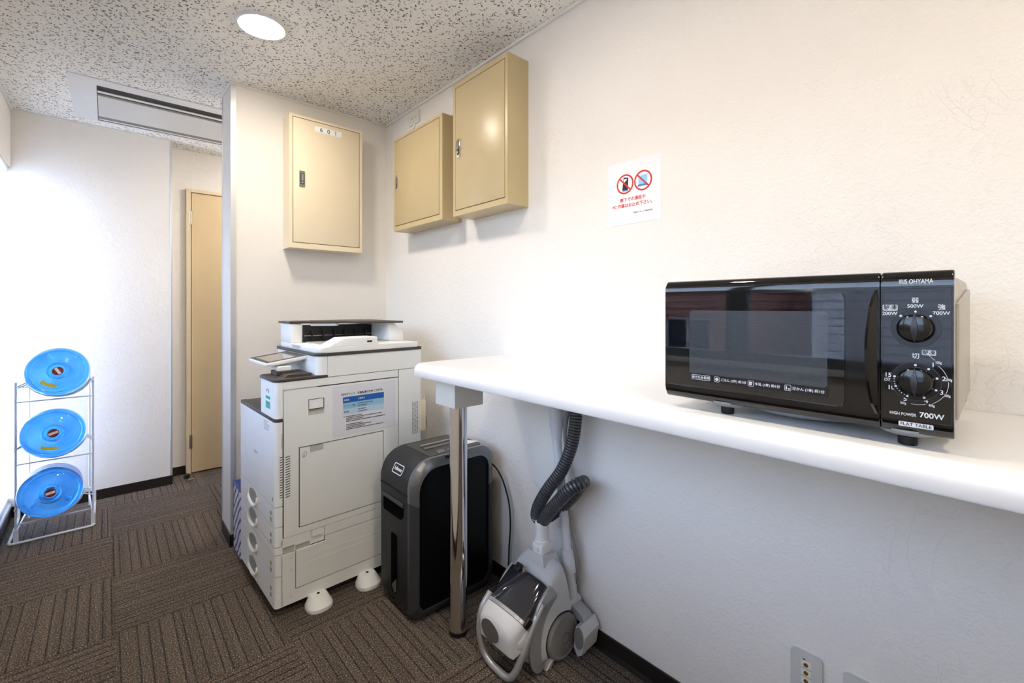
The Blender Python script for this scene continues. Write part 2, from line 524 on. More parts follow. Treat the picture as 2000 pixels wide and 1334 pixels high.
# ------------------------------------------------------------------ door in the recess
DW = 0.83
dx0 = 0.447
g = G()
g.box(dx0, dx0 + 0.03, YD - 0.035, YD, 0, 2.162, 0.002, 1).box(dx0 + 0.03 + DW, dx0 + 0.06 + DW, YD - 0.035, YD, 0, 2.162, 0.002, 1)
g.box(dx0 + 0.03, dx0 + 0.03 + DW, YD - 0.035, YD, 2.137, 2.162, 0.002, 1)
door = struct(g.build('door_1', M_DFRAME))
G().box(dx0 + 0.034, dx0 + 0.026 + DW, YD - 0.030, YD - 0.004, 0.008, 2.132, 0.002, 1).build('door_leaf', M_DOOR, door)
for hz in (1.94, 0.245):
    g = G()
    for k in range(2):
        g.cyl((dx0 + 0.033, YD - 0.038, hz - 0.05 + k * 0.051), (dx0 + 0.033, YD - 0.038, hz - 0.002 + k * 0.051), 0.006, n=12)
    g.cyl((dx0 + 0.033, YD - 0.038, hz - 0.052), (dx0 + 0.033, YD - 0.038, hz + 0.052), 0.004, n=10)
    g.box(dx0 + 0.02, dx0 + 0.033, YD - 0.0365, YD - 0.035, hz - 0.05, hz + 0.05)
    g.build('hinge', M_STEEL, door)
ks = G(); ks.lathe([(0.027, 0), (0.027, 0.006), (0.012, 0.01), (0.012, 0.04), (0.026, 0.045), (0.028, 0.06), (0.02, 0.07), (0.0, 0.071)], (dx0 + 0.80, YD - 0.03, 1.0), (0, -1, 0), 20)
ks.build('door_knob', M_STEEL, door)

ds = thing('door_stop', 'small floor door stop with black rubber cap beside the beige door', 'door stop', (0.432, 4.02, 0))
G().lathe([(0.02, 0.0), (0.02, 0.004), (0.011, 0.007), (0.010, 0.03), (0, 0.03)], n=18).build('base', M_STEEL, ds)
G().lathe([(0.0, 0.026), (0.017, 0.026), (0.018, 0.03), (0.018, 0.05), (0.015, 0.054), (0, 0.054)], n=18).build('rubber_cap', M_BLACK, ds)
G().box(0.012, 0.05, 0.0, 0.008, 0.006, 0.012, 0.002, 1).build('hook', M_STEEL, ds)

# ------------------------------------------------------------------ downlights
def emis(name, col, st):
    t = NT(name)
    e = t.node('ShaderNodeEmission'); e.inputs[0].default_value = (*col, 1); e.inputs[1].default_value = st
    t.link(e.outputs[0], t.out.inputs[0]); return t.m
M_LAMP = emis('lamp_diffuser', LAMP_COLOUR, LAMP_STRENGTH)
lamps = [((0.49, 2.135), 'round white recessed ceiling downlight, lit, above the copier'),
         ((0.40, 0.90), 'lit recessed ceiling downlight overhead, over the shredder end of the counter'),
         ((0.40, -0.35), 'lit recessed ceiling downlight overhead, in front of the microwave'),
         ((0.40, -1.60), 'lit recessed ceiling downlight at the rear end of the corridor'),
         ((1.10, 3.55), 'lit recessed ceiling downlight in the door recess')]
for (lx, ly), lab in lamps:
    l = thing('downlight', lab, 'ceiling lamp', (lx, ly, H), group='ceiling downlights')
    G().lathe([(0.083, 0.0), (0.083, -0.006), (0.088, -0.0075), (0.098, -0.004), (0.1, 0.0)], n=48, caps=False).build('trim_ring', M_WHITE, l)
    G().lathe([(0.0, -0.017), (0.03, -0.016), (0.055, -0.0135), (0.075, -0.0095), (0.083, -0.0045), (0.083, -0.002), (0.0, -0.002)], n=48).build('diffuser', M_LAMP, l)

# ------------------------------------------------------------------ ceiling air conditioner
M_ACW = mat('air_conditioner_white', (224, 225, 224), 0.4)
M_ACG = mat('air_conditioner_inlet', (206, 205, 200), 0.45)
M_ACD = mat('air_conditioner_strip_grey', (120, 117, 112), 0.5)
ac = thing('air_conditioner', 'white ceiling cassette air conditioner flush in the ceiling before the far wall', 'air conditioner', (0, 0, H))
x0, x1 = -0.15, 0.98
holed(G(), x0, x1, 3.195, 3.915, [(-0.04, x1 - 0.11, 3.285, 3.895)], -0.005, 0.0, 'z').build('panel', M_ACW, ac)
ax0, ax1 = -0.04, x1 - 0.11
G().box(ax0, ax1, 3.285, 3.895, -0.0036, -0.0006).build('dark_recess', M_BLACK, ac)
def acbar(n, y0, y1, z, m): G().box(ax0 + 0.003, ax1 - 0.003, y0, y1, z, -0.0036, 0.0008, 1).build(n, m, ac)
acbar('air_flap', 3.322, 3.327, -0.0046, mat('ac_slat', (70, 66, 60), 0.5))
acbar('air_flap', 3.358, 3.386, -0.0075, M_ACW)
acbar('inlet_grey_strip', 3.412, 3.440, -0.0046, M_ACD)  # shade in front of the grille, built as a grey bar
acbar('inlet_grille', 3.440, 3.806, -0.0050, M_ACG)
acbar('inlet_grey_strip', 3.806, 3.856, -0.0044, M_ACD)
acbar('air_flap', 3.856, 3.876, -0.0056, M_ACW)

# ------------------------------------------------------------------ wall cabinets (distribution boxes)
M_CREAM = mat('cream_enamel', (232, 218, 190), 0.35)
M_KHAKI = mat('khaki_enamel', (192, 174, 134), 0.33)
M_GAP = mat('shadow_gap', (18, 15, 12), 0.9, spec=0.1)
M_INK = mat('black_ink', (28, 28, 30), 0.6)
def cabinet(name, label, loc, rz, w, h, dep, m, door, latch, latch_kind):
    """front faces local -y, wall at local y = 0; x to the right, z up"""
    c = thing(name, label, 'cabinet', loc, rz, 'steel wall cabinets')
    g = G()
    dx0, dx1, dz0, dz1 = door
    holed(g, 0, w, 0, h, [(dx0 - 0.003, dx1 + 0.003, dz0 - 0.003, dz1 + 0.003)], -dep, -dep + 0.012, 'y')
    g.box(0, w, -dep + 0.012, 0, 0, h)
    g.build('body', m, c, 20)
    G().box(dx0 - 0.003, dx1 + 0.003, -dep + 0.0105, -dep + 0.0119, dz0 - 0.003, dz1 + 0.003).build('door_gap', M_GAP, c)
    d = G().box(dx0, dx1, -dep - 0.002, -dep + 0.0104, dz0, dz1, 0.003, 2).build('door', m, c)
    lx, lz = latch
    yf = -dep - 0.002
    if latch_kind == 'plate':
        p = G().prism(rrect(lx - 0.015, lx + 0.015, lz - 0.045, lz + 0.045, 0.003), yf - 0.003, yf, 'y', 0.001, 1).build('latch', M_STEEL, d)
        G().prism(rrect(lx - 0.010, lx + 0.010, lz - 0.030, lz + 0.033, 0.009), yf - 0.0045, yf - 0.0031, 'y').build('latch_recess', mat('dark_steel', (95, 94, 90), 0.35, 0.9), d)
        g = G().prism(rrect(lx - 0.0055, lx + 0.0065, lz - 0.012, lz + 0.030, 0.005), yf - 0.0075, yf - 0.0046, 'y', 0.001, 1)
        g.cyl((lx, yf - 0.0046, lz - 0.020), (lx, yf - 0.008, lz - 0.020), 0.006, n=16)
        g.build('latch_lever', M_CHROME, d)
    else:
        p = G().prism(rrect(lx - 0.017, lx + 0.017, lz - 0.046, lz + 0.046, 0.016), yf - 0.004, yf, 'y', 0.002, 2).build('latch', M_CHROME, d)
        G().prism(rrect(lx - 0.009, lx + 0.011, lz - 0.032, lz + 0.034, 0.009), yf - 0.0052, yf - 0.0041, 'y').build('latch_recess', mat('dark_steel', (95, 94, 90), 0.35, 0.9), d)
        g = G().prism(rrect(lx - 0.005, lx + 0.007, lz - 0.008, lz + 0.030, 0.005), yf - 0.0085, yf - 0.0053, 'y', 0.001, 1)
        g.cyl((lx + 0.001, yf - 0.0053, lz - 0.020), (lx + 0.001, yf - 0.0085, lz - 0.020), 0.0065, n=16)
        g.build('latch_lever', M_STEEL, d)
    return c, d
c601, d601 = cabinet('wall_cabinet', 'cream steel distribution box marked 601 above the copier', (0.745, YP, 1.594), 0, 0.413, 0.738, 0.115,
                     M_CREAM, (0.020, 0.395, 0.032, 0.722), (0.066, 0.385), 'plate')
M_PAPER = mat('white_paper', (246, 246, 246), 0.55)
lb = G().box(0.134, 0.287, -0.1186, -0.1171, 0.667, 0.700, 0.0004, 1).build('number_label', M_PAPER, d601, label='white strip label reading 601')
for k, ch in enumerate('601'):
    text(ch, 0.034, M_INK, lb, (0.170 + 0.041 * k, -0.1188, 0.683), name='lettering')
cabinet('wall_cabinet', 'larger khaki steel wall cabinet, nearer to the notice', (XW, 1.823, 1.703), R(-90), 0.398, 0.635, 0.1215,
        M_KHAKI, (0.020, 0.380, 0.028, 0.611), (0.048, 0.318), 'oval')
cabinet('wall_cabinet', 'smaller khaki steel wall cabinet in the corner under the outlet', (XW, 2.433, 1.706), R(-90), 0.515, 0.532, 0.1215,
        M_KHAKI, (0.020, 0.485, 0.030, 0.516), (0.047, 0.272), 'oval')
# pipe cover strip behind the small cabinet
t_ = tag(G().box(XW - 0.04, XW, 1.829, 2.30, 2.243, 2.262, 0.002, 1).build('cable_duct', M_KHAKI), 'thin khaki cable duct on top of the smaller wall cabinet', 'cable duct')

# ------------------------------------------------------------------ sockets on the right wall
M_PLATE = mat('ivory_plate', (226, 224, 214), 0.35)
M_PLATEG = mat('grey_white_plate', (204, 204, 198), 0.35)
M_SLOT = mat('socket_slot', (70, 60, 48), 0.6)
M_GOLD = mat('brass_contact', (196, 158, 82), 0.3, 0.9)
ot = thing('power_outlet', 'small ivory wall socket near the ceiling above the corner cabinet', 'socket', (XW, 2.462, 2.355), R(-90))
G().prism(rrect(0, 0.122, 0, 0.072, 0.008), -0.008, 0, 'y', 0.003, 2).build('plate', M_PLATE, ot)
for k in range(2):
    f_ = G().prism(rrect(0.024 + k * 0.04, 0.058 + k * 0.04, 0.016, 0.056, 0.003), -0.0095, -0.0079, 'y', 0.001, 1).build('socket_face', M_PLATE, ot)
    for q in (-0.006, 0.006):
        G().box(0.041 + k * 0.04 + q - 0.0012, 0.041 + k * 0.04 + q + 0.0012, -0.0098, -0.0094, 0.030, 0.043).build('slot', M_SLOT, f_)
G().prism([(0.045, 0.0), (0.068, 0.0), (0.063, -0.018), (0.045, -0.026)], -0.006, 0, 'y').build('cable_cover', M_WHITE, ot)

ot = thing('telephone_outlet', 'grey wall plate with brass screw terminals low on the wall under the microwave', 'socket', (XW, 0.406, 0.245), R(-90))
G().prism(rrect(0, 0.072, 0, 0.118, 0.008), -0.009, 0, 'y', 0.004, 3).build('plate', M_PLATEG, ot)
fc = G().box(0.024, 0.048, -0.0098, -0.0088, 0.024, 0.098, 0.0005, 1).build('terminal_strip', M_PLATE, ot)
for k in range(3):
    G().cyl((0.036, -0.0096, 0.088 - 0.021 * k), (0.036, -0.012, 0.088 - 0.021 * k), 0.0052, n=14).build('terminal', M_GOLD, fc)
    G().box(0.024, 0.048, -0.0102, -0.0097, 0.0775 - 0.021 * k, 0.0783 - 0.021 * k).build('joint', M_GAP, fc)
G().box(0.030, 0.034, -0.0105, -0.0087, 0.0995, 0.1025).build('mark', M_INK, ot)
ot = thing('power_outlet', 'blank grey wall plate right of the brass terminal plate, cut by the frame', 'socket', (XW, 0.290, 0.245), R(-90))
G().prism(rrect(0, 0.072, 0, 0.118, 0.008), -0.009, 0, 'y', 0.004, 3).build('plate', M_PLATEG, ot)
for k in range(2):
    f_ = G().prism(rrect(0.022, 0.050, 0.018 + k * 0.04, 0.052 + k * 0.04 - 0.004, 0.003), -0.0100, -0.0088, 'y').build('socket_face', M_PLATE, ot)
    for q in (-0.006, 0.006):
        G().box(0.036 + q - 0.001, 0.036 + q + 0.001, -0.0103, -0.0099, 0.026 + k * 0.04, 0.038 + k * 0.04).build('slot', M_SLOT, f_)

# ------------------------------------------------------------------ notice on the right wall
M_SHEET = mat('laminated_paper', (243, 240, 243), 0.25, coat=0.3)
M_RED = mat('red_print', (205, 40, 38), 0.5)
M_NBLUE = mat('light_blue_print', (140, 200, 232), 0.5)
M_NBLUE2 = mat('blue_print', (70, 130, 190), 0.5)
nt_ = thing('notice', 'laminated notice forbidding phone calls and laptop work, on the wall above the counter', 'notice', (XW, 1.003, 1.567), R(-90))
G().prism(rrect(0, 0.212, -0.006, 0.216, 0.004), -0.0012, 0, 'y').build('sheet', M_SHEET, nt_)
def ring(cx, cz, r, w, y0, y1, n=48):
    g = G()
    rings = []
    for (rr, yy) in ((r - w, y1), (r - w, y0), (r, y0), (r, y1)):
        rings.append([(cx + rr * math.cos(2 * PI * i / n), yy, cz + rr * math.sin(2 * PI * i / n)) for i in range(n)])
    return g.loft(rings, False, True)
def bar(g, cx, cz, L, w, ang, y0, y1):
    c, s_ = math.cos(R(ang)), math.sin(R(ang))
    P = [(cx + c * a - s_ * b, cz + s_ * a + c * b) for a, b in ((-L, -w), (L, -w), (L, w), (-L, w))]
    return g.prism(P, y0, y1, 'y')
ya, yb = -0.0016, -0.0011
for cx, kind in ((0.073, 'phone'), (0.145, 'laptop')):
    cz = 0.136
    if kind == 'phone':
        pts = [(-0.012, -0.024), (0.011, -0.026), (0.014, 0.021), (-0.006, 0.025)]
        G().prism([(cx + a, cz + b) for a, b in pts], -0.0014, -0.0011, 'y').build('phone_drawing', M_INK, nt_)
        G().prism([(cx + a, cz + b) for a, b in ((-0.008, 0.002), (-0.004, 0.019), (0.010, 0.016), (-0.004, 0.006))], -0.0015, -0.00141, 'y').build('phone_screen', M_PAPER, nt_)
        G().prism([(cx + a, cz + b) for a, b in ((-0.012, -0.024), (0.011, -0.026), (0.0112, -0.022), (-0.0117, -0.020))], -0.0015, -0.00141, 'y').build('phone_edge', M_NBLUE2, nt_)
    else:
        G().prism([(cx + a, cz + b) for a, b in ((-0.018, -0.010), (0.016, -0.010), (0.017, 0.020), (-0.017, 0.017))], -0.0014, -0.0011, 'y').build('laptop_screen', M_NBLUE, nt_)
        G().prism([(cx + a, cz + b) for a, b in ((-0.022, -0.019), (0.021, -0.019), (0.017, -0.011), (-0.018, -0.011))], -0.0014, -0.0011, 'y').build('laptop_base', M_NBLUE2, nt_)
    ring(cx, cz, 0.0350, 0.0058, ya, yb).build('prohibition_ring', M_RED, nt_)
    bar(G(), cx, cz, 0.031, 0.0027, -45, -0.0018, -0.00161).build('prohibition_bar', M_RED, nt_)
text('廊下での通話や', 0.0148, M_RED, nt_, (0.104, -0.0013, 0.0795), bold=0.022)
text('PC 作業はお止め下さい。', 0.0148, M_RED, nt_, (0.105, -0.0013, 0.0590), bold=0.022)
text('天翔ビルディング株式会社', 0.0063, M_INK, nt_, (0.144, -0.0013, 0.0300), bold=0.015)

# ------------------------------------------------------------------ counter
M_TOP = mat('white_counter_laminate', (228, 227, 225), 0.28, coat=0.15)
CF, CE, CZ0, CZ1 = 0.880, 1.588, 1.0, 1.05
ct = thing('counter', 'long white wall counter with a rounded front edge and one chrome leg', 'counter', (0, 0, 0))
def ctr_outline(inset):
    r = 0.055 - inset
    pts = [(XW - 0.001, YR + 0.3), (XW - 0.001, CE - inset)]
    for k in range(9):
        a = R(90 + 90 * k / 8)
        pts.append((CF + inset + r + r * math.cos(a), CE - inset - r + r * math.sin(a)))
    pts.append((CF + inset, YR + 0.3))
    return pts
secs = []
for (ins, z) in ((0.006, CZ0), (0.0015, CZ0 + 0.002), (0.0, CZ0 + 0.006), (0.0, CZ0 + 0.020)):
    secs.append((ins, z))
for k in range(1, 9):
    a = R(90 * k / 8)
    secs.append((0.026 * (1 - math.cos(a)), CZ0 + 0.020 + 0.030 * math.sin(a)))
G().loft([[(x, y, z) for x, y in ctr_outline(i)] for i, z in secs]).build('worktop', M_TOP, ct, 40)
lx, ly = 1.022, 1.455
G().box(0.957, 1.090, 1.386, 1.516, 0.890, CZ0, 0.0015, 1).build('leg_bracket', mat('bracket_white', (226, 224, 214), 0.4), ct)
G().lathe([(0.0365, 0.018), (0.0365, 0.03), (0.0345, 0.034), (0.0345, 0.890)], (lx, ly, 0), n=48).build('leg', M_CHROME, ct, label='chrome tube leg')
G().lathe([(0.030, 0.0), (0.036, 0.004), (0.037, 0.0195), (0.0, 0.0195)], (lx, ly, 0), n=32).build('leg_foot', M_BLACK, ct)

# ------------------------------------------------------------------ microwave
M_MWB = mat('gloss_black_plastic', (7, 7, 9), 0.07, coat=0.5, var=0.1)
M_MWP = mat('gloss_black_panel', (10, 10, 13), 0.05, coat=0.6, var=0.1)
M_MWK = mat('black_knob', (12, 12, 14), 0.16, coat=0.3)
M_MWC = mat('grey_metal_case', (176, 170, 158), 0.35, 0.5)
M_MWS = mat('silver_dish', (180, 186, 190), 0.35, 0.6)
M_PRINT = mat('white_print', (222, 225, 230), 0.5)
def mesh_mat():
    t = NT('microwave_door_mesh'); ob = t.obj()
    sep = t.node('ShaderNodeSeparateXYZ'); t.link(ob, sep.inputs[0])
    p_ = 0.0021
    row = t.math('FLOOR', t.math('DIVIDE', sep.outputs[2], p_ * 0.866))
    off = t.math('MULTIPLY', t.math('MODULO', row, 2.0), 0.5)
    fx = t.math('SUBTRACT', t.math('FRACT', t.math('ADD', t.math('DIVIDE', sep.outputs[0], p_), off)), 0.5)
    fz = t.math('SUBTRACT', t.math('FRACT', t.math('DIVIDE', sep.outputs[2], p_ * 0.866)), 0.5)
    dd = t.math('SQRT', t.math('ADD', t.math('MULTIPLY', fx, fx), t.math('MULTIPLY', fz, fz)))
    col = t.mix(t.ramp(dd, 0.28, 0.36), C(10, 10, 10), C(132, 132, 128))
    t.pbsdf(Base_Color=col, Roughness=0.4, Metallic=0.2)
    return t.m
M_MESH = mesh_mat()
M_MWG = pane_mat('smoked_door_glass', (0.86, 0.87, 0.89, 1))
mw = thing('microwave', 'black and grey countertop microwave oven with two dials on the white counter', 'microwave', (0.920, 0.520, CZ1), R(-90))
W_, B_, T_ = 0.4575, 0.0235, 0.2745
# case
g = G().prism(rrect(0.004, W_ - 0.004, B_ + 0.004, T_ - 0.003, 0.012), 0.026, 0.330, 'y', 0.004, 2)
case = g.build('case', M_MWC, mw)
for sx in (0, 1):                      # embossed side panels
    xa = W_ - 0.0045 if sx else -0.001
    g = G().prism([(0.065, B_ + 0.02), (0.31, B_ + 0.035), (0.31, T_ - 0.03), (0.30, T_ - 0.022), (0.075, T_ - 0.05)], xa, xa + 0.0055, 'x', 0.002, 2)
    g.build('side_panel', M_MWC, case)
    for k in range(2):
        G().cyl(((W_ - 0.0045) if sx else 0.003, 0.24 + 0.05 * k, B_ + 0.022), ((W_ - 0.003) if sx else 0.0045, 0.24 + 0.05 * k, B_ + 0.022), 0.004, n=12).build('screw', M_BLACK, case)
# door (left) : curved top and bottom edges
def face_profile(yb):
    # (y, z) section: bulges toward the viewer, rolls back at top and bottom
    pts = []
    for k in range(7):
        a = R(90 * k / 6); pts.append((0.013 - 0.013 * math.sin(a), T_ - 0.0 - 0.024 * (1 - math.cos(a))))
    pts.append((0.0, B_ + 0.030))
    for k in range(6):
        a = R(90 * (k + 1) / 6); pts.append((0.013 * (1 - math.cos(a)), B_ + 0.030 - 0.030 * math.sin(a)))
    pts += [(yb, B_), (yb, T_)]
    return pts
G().prism(face_profile(0.0255), 0.0, 0.3722, 'x', 0.002, 2).build('door_panel', M_MWB, mw, 50)
door_o = [o for o in bpy.data.objects if o.parent == mw and o.name.startswith('door_panel')][0]
G().prism(rrect(0.0035, 0.326, 0.052, 0.245, (0.002, 0.010, 0.012, 0.002)), -0.0008, 0.0006, 'y').build('glass_bed', M_MWP, door_o)
G().prism(rrect(0.056, 0.302, 0.080, 0.2115, 0.006), -0.0012, -0.00085, 'y').build('mesh_screen', M_MESH, door_o)
G().prism(rrect(0.003, 0.3265, 0.0515, 0.2455, (0.002, 0.011, 0.013, 0.002)), -0.0042, -0.0015, 'y', 0.0008, 1).build('window_glass', M_MWG, door_o)
# glass border
# pull handle recess + pull
G().prism(rrect(0.327, 0.3715, 0.050, 0.246, 0.004), -0.0004, 0.004, 'y').build('handle_recess', mat('handle_recess_black', (5, 5, 6), 0.10, coat=0.4), door_o)
rings = []
for k in range(15):
    u = k / 14; z = 0.048 + 0.198 * u
    bul = math.sin(PI * u) ** 0.6
    xl = 0.3665 - 0.0115 * bul
    dpt = -0.002 - 0.013 * bul
    rings.append([(xl, dpt + 0.002, z), (xl + 0.004, dpt, z), (0.3705, dpt * 0.6, z), (0.3705, 0.004, z), (xl + 0.008, 0.004, z), (xl + 0.006, dpt + 0.007, z)])
G().loft(rings).build('door_handle', M_MWB, door_o, 50)
# print on the glass
yg = -0.0044
def frame2(x0, x1, z0, z1, w, y0, y1, r=0.002):
    g = G(); a = rrect(x0, x1, z0, z1, r, 4); b = rrect(x0 + w, x1 - w, z0 + w, z1 - w, max(r - w, 0.0003), 4)
    g.loft([[(u, y1, v) for u, v in b], [(u, y0, v) for u, v in b], [(u, y0, v) for u, v in a], [(u, y1, v) for u, v in a]], False, True)
    return g
G().box(0.062, 0.303, yg, -0.0042, 0.0655, 0.0805).build('print_band', mat('print_band_black', (22, 22, 24), 0.3), door_o)
yg -= 0.0002
frame2(0.063, 0.1015, 0.0680, 0.0782, 0.0007, yg, yg + 0.0002).build('print_frame', M_PRINT, door_o)
text('あたため目安', 0.0062, M_PRINT, door_o, (0.0822, yg, 0.0729), bold=0.02, ext=0.0001)
for ix, tx in ((0.110, 'ごはん (1杯) 約1分'), (0.1745, '牛乳 (1杯) 約1分'), (0.2375, '酒かん (1本) 約1分')):
    frame2(ix, ix + 0.0105, 0.0678, 0.0786, 0.0006, yg, yg + 0.0002).build('print_frame', M_PRINT, door_o)
    cx_, cz_ = ix + 0.0052, 0.0731
    if 'ごはん' in tx:
        g = G().prism(ell(cx_, cz_ + 0.0004, 0.0034, 0.0034, 14, 180, 360), yg, yg + 0.0002, 'y').prism(ell(cx_, cz_ + 0.0009, 0.0030, 0.0022, 12, 0, 180), yg, yg + 0.0002, 'y')
    elif '牛乳' in tx:
        g = G().box(cx_ - 0.003, cx_ + 0.0018, yg, yg + 0.0002, cz_ - 0.003, cz_ - 0.0003).box(cx_ - 0.003, cx_ + 0.0018, yg, yg + 0.0002, cz_ + 0.0003, cz_ + 0.003).box(cx_ + 0.0018, cx_ + 0.0033, yg, yg + 0.0002, cz_ + 0.0007, cz_ + 0.0016)
    else:
        g = G().prism([(cx_ - 0.0032, cz_ - 0.003), (cx_ - 0.0012, cz_ - 0.003), (cx_ - 0.0012, cz_ + 0.001), (cx_ - 0.0018, cz_ + 0.0034), (cx_ - 0.0026, cz_ + 0.0034), (cx_ - 0.0032, cz_ + 0.001)], yg, yg + 0.0002, 'y').box(cx_ + 0.0006, cx_ + 0.0030, yg, yg + 0.0002, cz_ - 0.003, cz_ - 0.0003)
    g.build('print_icon', M_PRINT, door_o)
    text(tx, 0.0060, M_PRINT, door_o, (ix + 0.0125, yg, 0.0729), align='LEFT', bold=0.015, ext=0.0001)
# control panel (right)
cp = G().prism(face_profile(0.0255), 0.3738, W_, 'x', 0.002, 2).build('control_panel', M_MWB, mw, 50)
G().box(0.3752, 0.4555, -0.0007, 0.0006, 0.045, 0.2475, 0.0004, 1).build('control_face', M_MWP, cp)
text('IRIS OHYAMA', 0.0098, M_PRINT, cp, (0.4155, -0.0002, 0.2578), bold=0.012, sx=0.66)
yk = -0.0010
def dial(cx, cz, nm):
    dg = ring(cx, cz, 0.0295, 0.0010, -0.0019, -0.0006).build('dial_ring', mat('dial_edge', (46, 46, 50), 0.25), cp)
    ring(cx, cz, 0.0288, 0.0062, -0.0015, -0.0006).build('dial_ring', M_MWK, cp)
    k = G().lathe([(0.0222, 0.0005), (0.0222, 0.004), (0.0212, 0.009), (0.0185, 0.0125), (0.012, 0.0145), (0.0, 0.0150)], (cx, 0, cz), (0, -1, 0), 40).build('knob', M_MWK, cp)
    rings = []
    for q in range(11):
        u = q / 10; z = cz - 0.0205 + 0.041 * u; hw = 0.0003 + 0.0046 * math.sin(PI * u)
        rings.append([(cx - hw, -0.0035, z), (cx - hw * 0.75, -0.0195 * (0.80 + 0.20 * math.sin(PI * u)), z), (cx + hw * 0.75, -0.0195 * (0.80 + 0.20 * math.sin(PI * u)), z), (cx + hw, -0.0035, z)])
    G().loft(rings).build('knob_grip', mat('knob_grip_grey', (48, 46, 50), 0.35), k)
    return k
dial(0.4155, 0.187, 'power'); dial(0.4155, 0.1055, 'timer')
yp = -0.0009
def pdot(cx, cz, r=0.0016, y=-0.0017): G().cyl((cx, y + 0.0008, cz), (cx, y, cz), r, n=12).build('print_dot', M_PRINT, cp)
def ptext(s_, size, x, z, **k): text(s_, size, M_PRINT, cp, (x, yp, z), ext=0.0001, **k)
def pbox(x0, x1, z0, z1, s_, size):
    G().prism(rrect(x0, x1, z0, z1, 0.0015), yp, yp + 0.0003, 'y').build('print_plate', M_PRINT, cp)
    text(s_, size, M_INK, cp, ((x0 + x1) / 2, yp - 0.0002, (z0 + z1) / 2), ext=0.0001, bold=0.01)
for a in (90, 133, 47): pdot(0.4155 + 0.0252 * math.cos(R(a)), 0.187 + 0.0252 * math.sin(R(a)))
ptext('弱', 0.0088, 0.4150, 0.2288, bold=0.01); ptext('500W', 0.0074, 0.4150, 0.2203, bold=0.012)
pbox(0.3762, 0.3945, 0.2135, 0.2225, '解凍', 0.0085); ptext('200W', 0.0074, 0.3848, 0.2088, bold=0.012)
ptext('強', 0.0088, 0.4445, 0.2185, bold=0.01); ptext('700W', 0.0074, 0.4440, 0.2098, bold=0.012)
cx, cz = 0.4155, 0.1055
angs = {'切': 90, '1': 54, '2': 17, '3': -24, '4': -67, '5': -112, '10': -157, '15': 168}
for a in angs.values(): pdot(cx + 0.0252 * math.cos(R(a)), cz + 0.0252 * math.sin(R(a)))
for a in (177, 186, 195): pdot(cx + 0.0252 * math.cos(R(a)), cz + 0.0252 * math.sin(R(a)), 0.0007)
for a in (212, 221, 230, 239): pdot(cx + 0.0252 * math.cos(R(a)), cz + 0.0252 * math.sin(R(a)), 0.0007)
ptext('切', 0.0092, 0.4155, 0.1440, bold=0.012)
pbox(0.4225, 0.4385, 0.1465, 0.1545, '解凍', 0.0075)
for s_, x, z in (('1', 0.4352, 0.1325), ('2', 0.4470, 0.1130), ('3', 0.4445, 0.0925), ('4', 0.4275, 0.0775), ('5', 0.4035, 0.0770), ('10', 0.3865, 0.0925), ('15', 0.3828, 0.1120)):
    ptext(s_, 0.0092, x, z, bold=0.014)
ptext('(分)', 0.0058, 0.3828, 0.1048, bold=0.01)
for s_, x, z in (('100g', 0.4410, 0.1365), ('200g', 0.4522, 0.1122), ('300g', 0.4505, 0.0885), ('400g', 0.4335, 0.0715), ('500g', 0.4010, 0.0705)):
    ptext(s_, 0.0052, x, z, bold=0.012, sx=0.7)
def arc(a0, a1, r, ccx=0.4150, ccz=0.1055):
    pts = [(ccx + r * math.cos(R(a0 + (a1 - a0) * k / 12)), yp, ccz + r * math.sin(R(a0 + (a1 - a0) * k / 12))) for k in range(13)]
    G().tube(pts, 0.0003, 6).build('print_line', M_PRINT, cp)
arc(46, 14, 0.0368); arc(5, -22, 0.0368); arc(-30, -58, 0.0365); arc(-70, -98, 0.0350)
G().tube([(0.4305, yp, 0.1465), (0.4345, yp, 0.1425), (0.4375, yp, 0.1395)], 0.0003, 6).build('print_line', M_PRINT, cp)
ptext('HIGH POWER', 0.0062, 0.4005, 0.0535, bold=0.014, sx=0.82)
ptext('700W', 0.0108, 0.4335, 0.0555, bold=0.02)
yp = 0.0003
pbox(0.3955, 0.4355, 0.0348, 0.0420, 'FLAT TABLE', 0.0068)
# underside and feet
for fx, fy in ((0.120, 0.035), (0.402, 0.035), (0.120, 0.29), (0.402, 0.29)):
    G().lathe([(0.0, 0.0), (0.0115, 0.0), (0.0125, 0.002), (0.0125, 0.014), (0.0, 0.014)], (fx, fy, 0), n=20).build('foot', M_BLACK, mw)
    G().lathe([(0.0, 0.0125), (0.018, 0.0125), (0.034, 0.017), (0.046, 0.0275), (0.0, 0.0275)], (fx, fy + 0.014, 0), n=28).build('foot_dimple', M_MWS, mw)
G().lathe([(0.0, 0.006), (0.07, 0.006), (0.125, 0.012), (0.15, 0.0275), (0.0, 0.0275)], (0.235, 0.165, 0), n=40).build('underside_dish', M_MWS, mw)

# ------------------------------------------------------------------ copier (local x = depth from its front, local y = width, side face at y = 0)
M_CP = mat('copier_light_grey', (236, 238, 236), 0.42, grain=0.15, gscale=900)
M_CPW = mat('copier_white', (240, 241, 239), 0.42, grain=0.1, gscale=900)
M_CPF = mat('copier_front_white', (240, 243, 244), 0.42, grain=0.1, gscale=900)
M_CPD = mat('copier_dark_brown', (66, 61, 56), 0.45)
M_CPB = mat('copier_interior_black', (22, 22, 23), 0.5)
M_CPR = mat('copier_recess_grey', (186, 187, 180), 0.5)
M_CPC = mat('copier_core_shadow', (20, 20, 19), 0.9, spec=0.1)
M_GREEN = mat('copier_teal_label', (48, 176, 152), 0.5)
M_LCD = mat('screen_black_glass', (16, 16, 18), 0.04, coat=0.5)
cpr = thing('copier', 'large light grey office copier with document feeder standing in the corner', 'copier', (0.504, 1.994, 0), R(1.677))
D_, V_ = 0.680, 0.545
